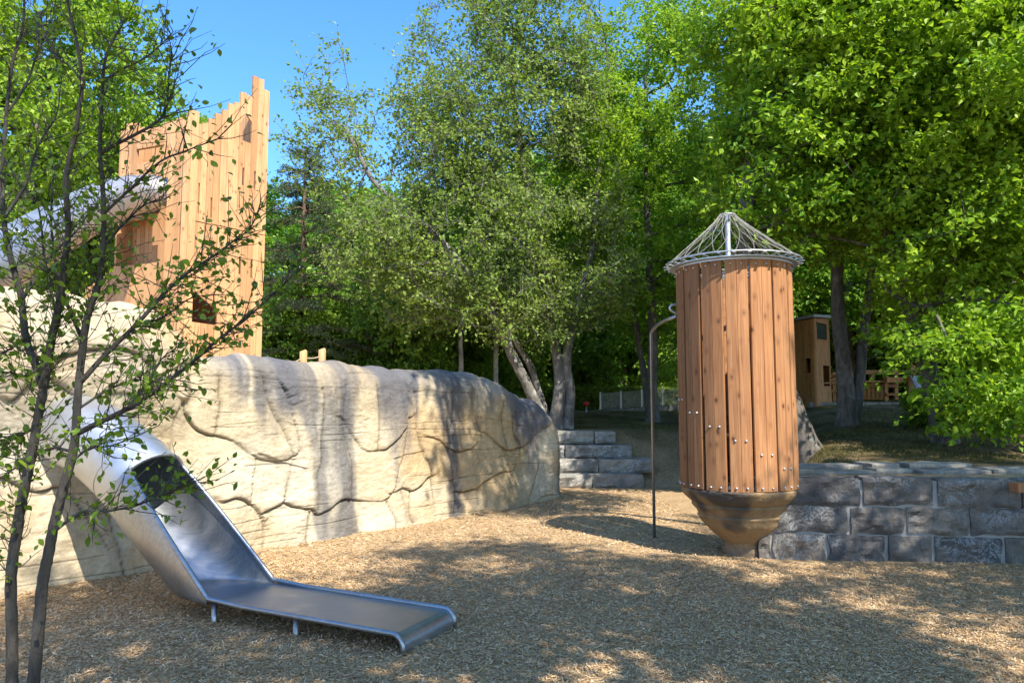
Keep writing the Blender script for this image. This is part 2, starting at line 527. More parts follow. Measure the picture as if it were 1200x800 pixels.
def make_ground():
    def axis(lo, hi, fine0, fine1, step, growth):
        c = list(np.arange(fine0, fine1, step))
        s = step; x = fine0; left = []
        while x > lo:
            s *= growth; x -= s; left.append(x)
        s = step; x = c[-1]; rightl = []
        while x < hi:
            s *= growth; x += s; rightl.append(x)
        return np.array(left[::-1] + c + rightl)
    xs = axis(-500, 500, -8, 12, 0.11, 1.13)
    ys = axis(-200, 900, 2.5, 24, 0.11, 1.12)
    X, Y = np.meshgrid(xs, ys)
    Z = ground_h(X, Y)
    V = np.stack([X, Y, Z], -1).reshape(-1, 3)
    nx, ny = len(xs), len(ys)
    i = np.arange(ny - 1)[:, None] * nx + np.arange(nx - 1)[None, :]
    F = np.stack([i, i + 1, i + nx + 1, i + nx], -1).reshape(-1, 4)
    cz = chips_zone(X, Y).reshape(-1)
    col = np.stack([cz, cz, cz], -1)
    m, nt, b = new_mat('ground')
    tc = N(nt, 'ShaderNodeTexCoord')
    at_ = N(nt, 'ShaderNodeVertexColor', layer_name='tint')
    # chips: stretched cells in two directions
    n1 = N(nt, 'ShaderNodeTexVoronoi', i_Scale=38.0); n1.feature = 'F1'
    mp = N(nt, 'ShaderNodeMapping'); mp.inputs['Scale'].default_value = (1.0, 2.2, 1); mp.inputs['Rotation'].default_value = (0, 0, 0.5)
    nz = N(nt, 'ShaderNodeTexNoise', i_Scale=9.0, i_Detail=3.0)
    nt.links.new(tc.outputs['Object'], nz.inputs['Vector'])
    wv = N(nt, 'ShaderNodeMix'); wv.data_type = 'RGBA'; wv.blend_type = 'ADD'; wv.inputs[0].default_value = 0.25
    nt.links.new(tc.outputs['Object'], wv.inputs[6]); nt.links.new(nz.outputs['Color'], wv.inputs[7])
    nt.links.new(wv.outputs[2], mp.inputs[0]); nt.links.new(mp.outputs[0], n1.inputs['Vector'])
    n2 = N(nt, 'ShaderNodeTexNoise', i_Scale=2.0, i_Detail=6.0, i_Roughness=0.6)
    nt.links.new(tc.outputs['Object'], n2.inputs['Vector'])
    cr = ramp(nt, n1.outputs['Color'], [(0.0, (0.25, 0.155, 0.08)), (0.4, (0.44, 0.30, 0.165)), (0.75, (0.57, 0.41, 0.235)), (1.0, (0.65, 0.51, 0.33))])
    br = ramp(nt, n2.outputs[0], [(0.3, (0.8, 0.76, 0.72)), (0.7, (1.06, 1.06, 1.06))])
    chip = mixc(nt, 1.0, cr.outputs[0], br.outputs[0], 'MULTIPLY')
    n3 = N(nt, 'ShaderNodeTexNoise', i_Scale=1.2, i_Detail=7.0, i_Roughness=0.65)
    nt.links.new(tc.outputs['Object'], n3.inputs['Vector'])
    n4 = N(nt, 'ShaderNodeTexNoise', i_Scale=60.0, i_Detail=3.0)
    nt.links.new(tc.outputs['Object'], n4.inputs['Vector'])
    gr = ramp(nt, n3.outputs[0], [(0.3, (0.05, 0.05, 0.02)), (0.44, (0.11, 0.085, 0.035)), (0.58, (0.22, 0.155, 0.08)), (0.8, (0.32, 0.24, 0.135))])
    g4 = ramp(nt, n4.outputs[0], [(0.3, (0.6, 0.6, 0.6)), (0.7, (1.25, 1.25, 1.25))])
    grass = mixc(nt, 1.0, gr.outputs[0], g4.outputs[0], 'MULTIPLY')
    nt.links.new(mixc(nt, at_.outputs[0], grass, chip), b.inputs['Base Color'])
    b.inputs['Roughness'].default_value = 0.95
    b.inputs['Specular IOR Level'].default_value = 0.15
    bump(nt, b, n1.outputs['Distance'], 0.8, 0.02)
    me = mesh_np('ground', V, [F], m, True, col)
    o = link('ground', me)
    tag(o, kind='structure')
make_ground()

# ------------------------------------------------------------------ the rock wall
S_SHIFT = 0.25     # silhouette lies this far behind the foot line
def on_wall(x, y, setback=0.1):
    """(s, z) where the photo ray meets the face of the rock"""
    r = ray(x, y)
    o = A_RX - NRM * setback
    t = np.dot(o - EYE, NRM) / np.dot(r, NRM)
    p = EYE + r * t
    return np.dot(p - A_RX, DIR), p[2]

def rock_wall():
    S0 = -6.5
    s_end = on_wall(657, 560, 0.0)[0]
    rad = 0.75
    s1 = s_end - 0.62
    ds = 0.02
    ss = np.arange(S0, s1, ds)
    na = int(rad * R(150) / ds)
    ph = np.linspace(0, R(150), na)
    P = np.concatenate([A_RX[None] + DIR[None] * ss[:, None], (A_RX + DIR * s1 - NRM * rad)[None] + rad * (np.cos(ph)[:, None] * NRM[None] + np.sin(ph)[:, None] * DIR[None])])
    P[:, 2] = 0
    NN = np.concatenate([np.repeat(NRM[None], len(ss), 0), np.cos(ph)[:, None] * NRM[None] + np.sin(ph)[:, None] * DIR[None]])
    S = np.concatenate([ss, s1 + rad * ph])
    # crest line from the silhouette
    kn = [(-60, 338), (0, 346), (60, 350), (130, 356), (175, 366), (196, 380), (207, 396), (216, 407), (250, 412), (300, 416), (330, 425), (400, 430),
          (480, 436), (540, 440), (562, 446), (600, 466), (628, 484), (640, 500)]
    ks = []; kz = []
    for x, y in kn:
        s, z = on_wall(x, y, 0.4)
        ks.append(s); kz.append(z)
    ks = [-6.5, -4.2] + ks + [s1 + 0.35, s1 + 0.8, s1 + 1.6, s1 + 2.2]
    kz = [2.8, 2.75] + kz + [1.2, 0.85, 0.7, 0.5]
    H = np.interp(S, ks, kz)
    H = H + 0.05 * fbm(S * 1.7, 0, 0, 3, 3) + 0.03 * fbm(S * 6, 0, 0, 2, 4)
    ker = np.hanning(15); ker /= ker.sum()
    H = np.convolve(np.pad(H, 7, 'edge'), ker, 'valid')
    nf, na2, nt_ = 370, 40, 36
    rr = np.minimum(0.34, H * 0.42)
    vf = np.linspace(0, 1, nf)
    batter = 0.16
    face_z = -0.25 + (H[:, None] - rr[:, None] + 0.25) * vf[None]
    face_o = batter * (1 - face_z / 2.3)
    aa = np.linspace(0, math.pi / 2, na2 + 1)[1:]
    o0 = face_o[:, -1:]
    arc_z = (H - rr)[:, None] + rr[:, None] * np.sin(aa)[None]
    arc_o = o0 - rr[:, None] * (1 - np.cos(aa))[None]
    tt = np.linspace(0, 1, nt_ + 1)[1:]
    depth = np.where(S < on_wall(212, 400)[0], 2.6, 1.7)
    depth = np.minimum(depth, np.where(S > s1, 0.5, 9))
    top_o = arc_o[:, -1:] - (depth[:, None] - rr[:, None]) * np.minimum(tt * 1.15, 1)[None]
    top_z = H[:, None] - 0.05 * tt[None] - (H[:, None] + 0.3) * np.clip((tt - 0.87) / 0.13, 0, 1)[None]
    O = np.concatenate([face_o, arc_o, top_o], 1)
    Z = np.concatenate([face_z, arc_z, top_z], 1)
    ns, nv = O.shape
    base = P[:, None, :] + NN[:, None, :] * O[..., None]
    base[..., 2] = Z
    crest0 = 0
    # numeric normals
    du = np.gradient(base, axis=0); dv = np.gradient(base, axis=1)
    nr = np.cross(du, dv); nr /= np.maximum(np.linalg.norm(nr, axis=-1, keepdims=True), 1e-9)
    sgn = np.sign((nr[:, 5] * NN).sum(-1).mean()); nr *= sgn
    SS = np.repeat(S[:, None], nv, 1)
    # crack lines traced on the face
    lines = [
        [(203, 470), (207, 484), (218, 497), (233, 507), (250, 512), (267, 517), (278, 524), (287, 531), (297, 535), (316, 538), (333, 534), (340, 524), (336, 495), (330, 467), (318, 445), (306, 430)],
        [(203, 470), (196, 490), (193, 512), (192, 534)],
        [(250, 586), (262, 583), (275, 587), (287, 596), (297, 610), (299, 628), (297, 643)],
        [(293, 602), (308, 596), (320, 588), (328, 565), (334, 537)],
        [(320, 588), (333, 593), (350, 595), (358, 601), (368, 596), (383, 583), (400, 583)],
        [(350, 597), (347, 615), (346, 636)],
        [(398, 490), (402, 500), (409, 512), (420, 528), (432, 528), (443, 525), (456, 514), (467, 500), (472, 488)],
        [(400, 583), (420, 586), (434, 585), (443, 578), (449, 565), (453, 553), (460, 535), (472, 488)],
        [(443, 576), (455, 572), (467, 574), (477, 568), (484, 562), (493, 557)],
        [(495, 512), (506, 517), (517, 525), (533, 528), (548, 522), (557, 506), (566, 512), (573, 520), (583, 527), (600, 524), (618, 510), (633, 497)],
        [(520, 575), (535, 574), (547, 570), (560, 560), (575, 553), (590, 549), (596, 535), (600, 525)],
        [(520, 575), (522, 540), (517, 525)],
        [(160, 455), (175, 440), (196, 432), (212, 430)],
        [(98, 474), (112, 462), (130, 462), (146, 476)],
        [(120, 580), (116, 600), (122, 640), (132, 680)],
        [(40, 440), (70, 460), (98, 474)], [(0, 560), (30, 575), (60, 570), (90, 600), (110, 640)],
        [(0, 470), (20, 450), (42, 440), (60, 420), (100, 412), (150, 420), (165, 450)],
        [(550, 450), (552, 480), (557, 505)], [(600, 470), (592, 500), (600, 524)],
    ]
    dist = np.full(SS.shape, 9.0); side = np.zeros(SS.shape)      # side: how far above the crack
    warp_s = SS + 0.035 * fbm(SS * 4, Z * 4, 1, 3, 61); warp_z = Z + 0.035 * fbm(SS * 4, Z * 4, 7, 3, 62)
    face = np.zeros(SS.shape, bool); face[:, :nf + na2] = True
    for ln in lines:
        q = crom([on_wall(x, y) for x, y in ln], 3)
        for a, b_ in zip(q[:-1], q[1:]):
            cs, cz = (a + b_) / 2; hr = np.linalg.norm(b_ - a) / 2 + 0.45
            i0, i1 = np.searchsorted(S, [cs - hr, cs + hr])
            if i1 <= i0: continue
            ws = warp_s[i0:i1]; wz = warp_z[i0:i1]
            ab = b_ - a; L2 = max(ab @ ab, 1e-9)
            t = np.clip(((ws - a[0]) * ab[0] + (wz - a[1]) * ab[1]) / L2, 0, 1)
            d = np.hypot(ws - a[0] - t * ab[0], wz - a[1] - t * ab[1])
            cur = dist[i0:i1]; nearer = d < cur
            above = (wz - a[1] - t * ab[1]) / np.maximum(d, 1e-4)
            side[i0:i1] = np.where(nearer, above, side[i0:i1])
            dist[i0:i1] = np.where(nearer, d, cur)
    vlines = [[(250, 425), (254, 470), (248, 508)], [(300, 425), (306, 470), (322, 500), (334, 534)], [(366, 430), (372, 470), (368, 520), (362, 560), (358, 600)], [(398, 440), (396, 490), (404, 540), (400, 583)],
              [(430, 440), (436, 480), (432, 528)], [(476, 440), (486, 470), (482, 505), (492, 540), (495, 590)], [(520, 440), (524, 480), (517, 525), (521, 575), (518, 600)], [(553, 450), (550, 480), (557, 505)],
              [(586, 460), (580, 490), (583, 527)], [(620, 480), (616, 505), (622, 540), (612, 580)], [(236, 600), (240, 625), (236, 650)], [(440, 585), (446, 610), (442, 622)], [(467, 574), (462, 600), (466, 612)], [(150, 350), (158, 385), (150, 415)], [(80, 350), (72, 380), (84, 415)]]
    vd = np.full(SS.shape, 9.0)
    for ln in vlines:
        q = crom([on_wall(x, y) for x, y in ln], 3)
        for a, b_ in zip(q[:-1], q[1:]):
            cs = (a[0] + b_[0]) / 2; hr = np.linalg.norm(b_ - a) / 2 + 0.45
            i0, i1 = np.searchsorted(S, [cs - hr, cs + hr])
            if i1 <= i0: continue
            ab = b_ - a; L2 = max(ab @ ab, 1e-9)
            t = np.clip(((warp_s[i0:i1] - a[0]) * ab[0] + (warp_z[i0:i1] - a[1]) * ab[1]) / L2, 0, 1)
            vd[i0:i1] = np.minimum(vd[i0:i1], np.hypot(warp_s[i0:i1] - a[0] - t * ab[0], warp_z[i0:i1] - a[1] - t * ab[1]))
    vd = np.where(face, vd, 9) + 0.3 * smooth(-0.30, -0.12, Z - H[:, None])
    dist = np.where(face, dist, 9)
    dist = dist + 0.25 * smooth(-0.42, -0.2, Z - H[:, None])
    # horizontal bedding cracks
    bed = np.zeros(SS.shape); 
    for k, z0 in enumerate(np.arange(0.08, 3.3, 0.125)):
        z0 = z0 + 0.03 * math.sin(k * 7.3)
        zl = z0 + 0.045 * fbm(SS[:, :1] * 0.9 + k * 3.1, k * 5.7, 0, 3, 71)
        mask = smooth(0.05, 0.28, fbm(SS[:, :1] * 1.7 + k * 9.7, k * 3.3, 2.0, 2, 73) - 0.03)
        wd = 0.004 + 0.0045 * np.abs(noise3(SS[:, :1] * 5, k, 0, 75))
        bed = np.maximum(bed, mask * np.exp(-((Z - zl) / wd) ** 2))
    bed = bed * face * (1 - smooth(0.0, 0.5, 0.06 - dist + 0.0))
    px_, py_, pz_ = base[..., 0], base[..., 1], base[..., 2]
    disp = 0.13 * fbm(px_ * 0.85, py_ * 0.85, pz_ * 0.75, 3, 81)
    crest = 1 - 0.75 * smooth(-0.5, -0.1, Z - H[:, None])
    disp += 0.085 * crest * fbm(SS * 1.9, Z * 0.4, 2, 2, 83)
    disp += 0.014 * fbm(px_ * 5, py_ * 5, pz_ * 7, 4, 85)
    disp += 0.008 * fbm(px_ * 16, py_ * 16, pz_ * 26, 3, 87)
    blk = fbm(np.floor(SS * 1.5 + 0.4 * fbm(SS, Z, 0, 2, 141)) * 3.7, np.floor(Z * 2.1 + 0.5 * fbm(SS, Z, 4, 2, 143)) * 5.1, 0.5, 1, 145)
    disp += 0.022 * blk
    up_ = smooth(0.1, 0.6, side)
    br_ = 0.15 + 0.85 * smooth(-0.3, 0.2, fbm(SS * 1.9, Z * 1.9, 3.0, 2, 151))
    disp += up_ * br_ * (0.034 * np.exp(-dist / 0.26) - 0.036 * np.exp(-dist / 0.016)) - (1 - up_) * 0.016 * np.exp(-dist / 0.12)
    disp -= 0.020 * br_ * np.exp(-(dist / 0.008) ** 2)
    disp -= 0.008 * bed
    disp -= 0.022 * np.exp(-(vd / 0.012) ** 2) + 0.035 * np.exp(-vd / 0.10)
    # the taller boulder at the left stands proud
    sb = on_wall(214, 400)[0]
    disp += 0.16 * (1 - smooth(sb - 0.10, sb + 0.06, SS)) * smooth(1.2, 2.0, Z) * (1 - smooth(-0.5, -0.1, Z - H[:, None]))
    V = base + nr * disp[..., None]
    V = V.reshape(-1, 3)
    i = np.arange(ns - 1)[:, None] * nv + np.arange(nv - 1)[None, :]
    F = np.stack([i, i + nv, i + nv + 1, i + 1], -1).reshape(-1, 4)
    # colour: cream faux rock with ochre patches, grey weather runs and dark crack wash
    n1 = fbm(SS * 1.1, Z * 1.4, 0, 4, 91); n2 = fbm(SS * 0.7, Z * 0.9, 5, 3, 93)
    cream = np.array([0.58, 0.48, 0.325]); ochre = np.array([0.49, 0.335, 0.165]); pale = np.array([0.61, 0.545, 0.42]); grey = np.array([0.135, 0.135, 0.145])
    col = cream + (pale - cream) * smooth(-0.1, 0.45, n1)[..., None]
    so = on_wall(560, 540)[0]
    ocs = smooth(-0.12, 0.42, n2 + 0.35 * smooth(so - 4, so, SS) + 0.12 * (1 - smooth(0.0, 1.0, Z)))
    col = col + (ochre - col) * (0.72 * ocs)[..., None]
    run = fbm(SS * 2.4 + 0.2 * fbm(SS, Z, 0, 2, 96), Z * 0.35, 9, 4, 95)
    top = smooth(0.4, 2.2, Z)
    st = smooth(-0.04, 0.30, run + 0.30 * (top - 0.58) + 0.1 * fbm(SS * 9, Z * 3, 3, 3, 97))
    st = np.maximum(st, 0.85 * smooth(-0.15, 0.3, fbm(SS * 1.8, Z * 1.0, 7, 4, 99)) * smooth(-0.55, 0.0, Z - H[:, None]))
    lf = smooth(on_wall(190, 500)[0], on_wall(260, 500)[0], SS)
    st = st * (0.25 + 0.75 * lf)
    col = col + (grey - col) * (0.85 * st)[..., None]
    cw = 0.6 * br_ * np.exp(-(dist / 0.010) ** 2) + 0.25 * np.exp(-(dist / 0.06) ** 2) * smooth(-0.3, 0.4, n1) 
    cw = np.maximum(cw, 0.7 * bed)
    cw = np.maximum(cw, 0.55 * np.exp(-(vd / 0.010) ** 2) + 0.2 * np.exp(-(vd / 0.06) ** 2))
    col = col * (1 - 0.75 * np.clip(cw, 0, 1))[..., None]
    col = col * (0.9 + 0.1 * fbm(SS * 14, Z * 20, 1, 3, 101))[..., None]
    # runs of grey-black weathering that start at the crest
    fl = fbm(SS * 3.1, 0.0, 4.0, 3, 131) ; ln_ = 0.35 + 1.3 * np.clip(0.5 + fbm(SS * 1.3, 0, 8, 2, 133), 0, 1)
    dn = (H[:, None] - Z) / ln_
    rn = smooth(-0.06, 0.18, fl + 0.12 * fbm(SS * 14, Z * 1.2, 2, 3, 135)) * (1 - smooth(0.35, 1.0, dn + 0.35 * fbm(SS * 5, Z * 2, 1, 3, 137))) * lf
    col = col + (np.array([0.12, 0.12, 0.135]) - col) * (0.92 * rn)[..., None]
    m, nt, b = new_mat('faux_rock')
    at_ = N(nt, 'ShaderNodeVertexColor', layer_name='tint')
    tc = N(nt, 'ShaderNodeTexCoord')
    n3 = N(nt, 'ShaderNodeTexNoise', i_Scale=22.0, i_Detail=8.0, i_Roughness=0.7)
    nt.links.new(tc.outputs['Object'], n3.inputs['Vector'])
    n5 = N(nt, 'ShaderNodeTexNoise', i_Scale=75.0, i_Detail=5.0, i_Roughness=0.75)
    nt.links.new(tc.outputs['Object'], n5.inputs['Vector'])
    r3 = ramp(nt, n3.outputs[0], [(0.3, (0.80, 0.78, 0.76)), (0.7, (1.1, 1.1, 1.1))])
    r5 = ramp(nt, n5.outputs[0], [(0.3, (0.84, 0.83, 0.82)), (0.65, (1.06, 1.06, 1.06))])
    nt.links.new(mixc(nt, 1.0, mixc(nt, 1.0, at_.outputs[0], r3.outputs[0], 'MULTIPLY'), r5.outputs[0], 'MULTIPLY'), b.inputs['Base Color'])
    b.inputs['Roughness'].default_value = 0.88
    b.inputs['Specular IOR Level'].default_value = 0.2
    bump(nt, b, n3.outputs[0], 0.7, 0.02)
    me = mesh_np('rock_wall', V, [F], m, True, col.reshape(-1, 3))
    o = link('rock_wall', me)
    tag(o, 'long cream climbing rock wall with cracks and grey weather stains, running behind the slide', 'rock wall')
rock_wall()

# ------------------------------------------------------------------ rope railing on top of the rock
def rope_railing():
    b1 = at(355, 440, 11.3); b2 = at(377, 440, 11.5)
    t = thing('rope_railing', (b1[0], b1[1], 2.1), 'two short timber posts joined by rope on top of the rock wall', 'railing')
    tops = []
    for q, (bp, ty) in enumerate(((b1, 411), (b2, 409))):
        tz = at(355, ty, bp[1])[2]
        mb = MB(); mb.tube([(bp[0], bp[1], 1.9), (bp[0], bp[1], tz - 0.01), (bp[0] - 0.004, bp[1], tz)], [0.058, 0.056, 0.048], 10)
        mb.build('post', M['larch'], t)
        tops.append(np.array([bp[0], bp[1], tz - 0.1]))
    d = tops[1] - tops[0]
    mb = MB()
    for dz in (0, -0.14):
        for a, b_ in ((tops[0] - d * 1.3 + np.array([0, 0, -0.1]), tops[0]), (tops[0], tops[1])):
            q = [a + (b_ - a) * u + np.array([0, 0, dz - 0.12 * u * (1 - u)]) for u in np.linspace(0, 1, 7)]
            mb.tube(q, 0.013, 5)
    mb.build('rope', M['hemp'], t)
rope_railing()

# ------------------------------------------------------------------ lower slide coming out of the rock
def lower_slide():
    e0 = np.array([-2.29, 5.73, 0]); dr = np.array([0.912, -0.41, 0]); dr /= np.linalg.norm(dr)
    lat = np.array([-dr[1], dr[0], 0])          # towards the far side
    Wd = 0.70; a = Wd / 2
    O = e0 + lat * a                              # centre line at the bend
    t = thing('tunnel_slide', (O[0], O[1], 0), 'steel tube slide with open run-out coming out of the rock wall', 'slide')
    def W(d, l, z):
        return O - dr * d + lat * l + np.array([0, 0, z])
    # closed tube: the axis climbs at 35 degrees and flattens inside the rock
    sl = R(35); Rt = 0.335
    Cm = np.array([1.13, 0.945])                    # (distance up-slope, height) of the mouth centre
    n0 = np.array([-math.sin(sl), math.cos(sl)])
    pts = []; p = Cm.copy(); an = sl
    for k in range(22):
        pts.append(p.copy())
        p = p + 0.075 * np.array([math.cos(an), math.sin(an)])
        an = max(R(8), an - R(1.1) - (R(1.2) if k > 6 else 0))
    axis = [W(d, 0, z) for d, z in pts]
    nn_ = 44
    Vo, Fo, _ = tube_arrays(axis, Rt, nn_); Vi, Fi, _ = tube_arrays(axis, Rt - 0.012, nn_)
    k = len(Vo)
    MB().add(np.vstack([Vo, Vi]), [tuple(f) for f in Fo] + [tuple(f + k) for f in Fi[:, ::-1]], True).build('tube', M['steel'], t)
    def ring(i, r_, rt, name, mat, seg=52):
        dd = pts[min(i + 1, len(pts) - 1)] - pts[max(i - 1, 0)]; dd /= np.linalg.norm(dd)
        n_ = np.array([-dd[1], dd[0]])
        q = [W(pts[i][0] + n_[0] * r_ * math.sin(th), r_ * math.cos(th), pts[i][1] + n_[1] * r_ * math.sin(th)) for th in np.arange(seg) * 2 * math.pi / seg]
        mb = MB(); mb.tube(q, rt, 6, closed=True); mb.build(name, mat, t)
    ring(3, Rt + 0.001, 0.004, 'weld_seam', M['steel'])
    ring(8, Rt + 0.001, 0.004, 'weld_seam', M['steel'])
    # chute: the tube is cut open along a straight rim and sinks into the flat run-out
    zb = 0.172
    phi0 = R(54)
    R0 = Cm + n0 * Rt * math.cos(phi0)
    nst = 46; m = 45
    rim_near, rim_far = [], []
    V = []
    for off in (0.0, 0.012):
        for k in range(nst + 1):
            u = k / nst
            Cc = np.array([Cm[0] * (1 - u), Cm[1] - 0.79 * u])
            n_ = np.array([n0[0] * (1 - u), 1 - (1 - n0[1]) * (1 - u)]); n_ /= np.linalg.norm(n_)
            b_ = Rt + (0.43 - Rt) * u; Rl = Rt + (0.352 - Rt) * u
            # rim line z = zb + 0.01 + g * d
            g = (R0[1] - zb - 0.01) / R0[0]
            cosr = (zb + 0.01 + g * Cc[0] - Cc[1]) / (b_ * (n_[1] - g * n_[0]))
            pr = math.acos(max(-1, min(1, cosr)))
            for q in range(m):
                ph = pr + (2 * math.pi - 2 * pr) * q / (m - 1)
                rr = 1 - off / Rt * 0 
                d_ = Cc[0] + n_[0] * (b_ + off) * math.cos(ph); z_ = Cc[1] + n_[1] * (b_ + off) * math.cos(ph); l_ = -(Rl + off) * math.sin(ph)
                z_ = max(z_, zb - 0.012 - off)
                V.append(W(d_, l_, z_))
                if off == 0 and q == 0: rim_near.append(W(d_, l_, z_))
                if off == 0 and q == m - 1: rim_far.append(W(d_, l_, z_))
    F = []
    k0 = (nst + 1) * m
    for i in range(nst):
        for j in range(m - 1):
            q = i * m + j
            F.append((q, q + 1, q + m + 1, q + m))
            F.append((k0 + q, k0 + q + m, k0 + q + m + 1, k0 + q + 1))
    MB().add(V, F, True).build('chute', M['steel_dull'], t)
    # rolled edge round the mouth, between the two rims over the top
    q = [W(Cm[0] + n0[0] * Rt * math.cos(ph), -Rt * math.sin(ph), Cm[1] + n0[1] * Rt * math.cos(ph)) for ph in np.linspace(phi0, -phi0, 17)]
    mb = MB(); mb.tube(q, 0.017, 8); mb.build('mouth_rim', M['steel'], t)
    # run-out deck with rolled edges and a curled end lip
    Ld = 1.76
    prof = [(0.0, zb - 0.012)] + [(-Ld * u, zb - 0.012 - 0.045 * u) for u in np.linspace(0.1, 0.93, 10)]
    z_e = prof[-1][1]; d_e = prof[-1][0]
    rc = 0.09
    for k in range(1, 10):
        an = R(9.5 * k)
        prof.append((d_e - rc * math.sin(an), z_e - rc * (1 - math.cos(an))))
    prof.append((prof[-1][0] - 0.002, max(-0.01, prof[-1][1] - 0.045)))
    V = []; F = []
    ls = np.linspace(-1, 1, 9)
    for off in (0, 0.008):
        for (d, z) in prof:
            for l in ls:
                V.append(W(d + off, l * a, z - off))
    k1 = len(prof) * 9
    for i in range(len(prof) - 1):
        for j in range(8):
            q = i * 9 + j
            F.append((q, q + 1, q + 10, q + 9)); F.append((k1 + q, k1 + q + 9, k1 + q + 10, k1 + q + 1))
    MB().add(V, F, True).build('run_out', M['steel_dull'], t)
    for sgn, rimc in ((-1, rim_near), (1, rim_far)):
        path = rimc + [W(d, sgn * a, z + 0.008) for d, z in prof[2:]]
        mb = MB(); mb.tube(path, 0.019, 8)
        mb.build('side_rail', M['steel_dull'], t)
    for d, hgt in ((-0.02, zb - 0.03), (-0.80, zb - 0.05)):
        for l in (-0.30, 0.30):
            p = W(d, l, 0)
            g = float(ground_h(p[0], p[1]))
            mb = MB(); mb.tube([(p[0], p[1], g - 0.15), (p[0], p[1], hgt)], 0.024, 12)
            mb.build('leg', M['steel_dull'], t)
    return t
lower_slide()

# ------------------------------------------------------------------ upper tube slide leaving the tower
TW0 = np.array([-5.88, 13.05, 0])               # front corner of the tower (plan)
UR = np.array([0.63, 0.777, 0]); UR /= np.linalg.norm(UR)     # along the right face
UL = np.array([-0.93, 0.367, 0]); UL /= np.linalg.norm(UL)    # along the left face
NR = np.array([UR[1], -UR[0], 0]); NL = np.array([UL[1], -UL[0], 0]) * -1
if NL[1] > 0: NL = -NL
LR, LL = 1.62, 1.70
TZ = 1.2

def face_uz(x, y, org, u, nrm):
    """(along, height) on a tower face of a photo pixel"""
    r = ray(x, y)
    t = np.dot(org - EYE, nrm) / np.dot(r, nrm)
    p = EYE + r * t
    return float(np.dot(p - org, u)), float(p[2])

def upper_slide():
    start = at(183, 229, 13.45)
    pts = [start - NL * 0.35, start, at(150, 231, 12.9), at(112, 244, 12.0), at(60, 272, 10.6), at(0, 308, 9.1), np.array([-6.1, 7.6, 2.75]), np.array([-5.6, 6.9, 2.3])]
    path = crom(pts, 6)
    t = thing('tube_slide', tuple(start), 'large silvery closed tube slide leaving the left side of the timber tower', 'slide')
    mb = MB(); mb.tube(path, 0.365, 36)
    mb.build('tube', M['steel'], t)
    T = np.gradient(path, axis=0); T /= np.linalg.norm(T, axis=1, keepdims=True)
    for i in (7, 11, 17, 23, 29):
        mb = MB(); mb.tube([path[i] - T[i] * 0.016, path[i] + T[i] * 0.016], 0.377, 36)
        mb.build('joint_ring', M['steel_dull'], t)
upper_slide()

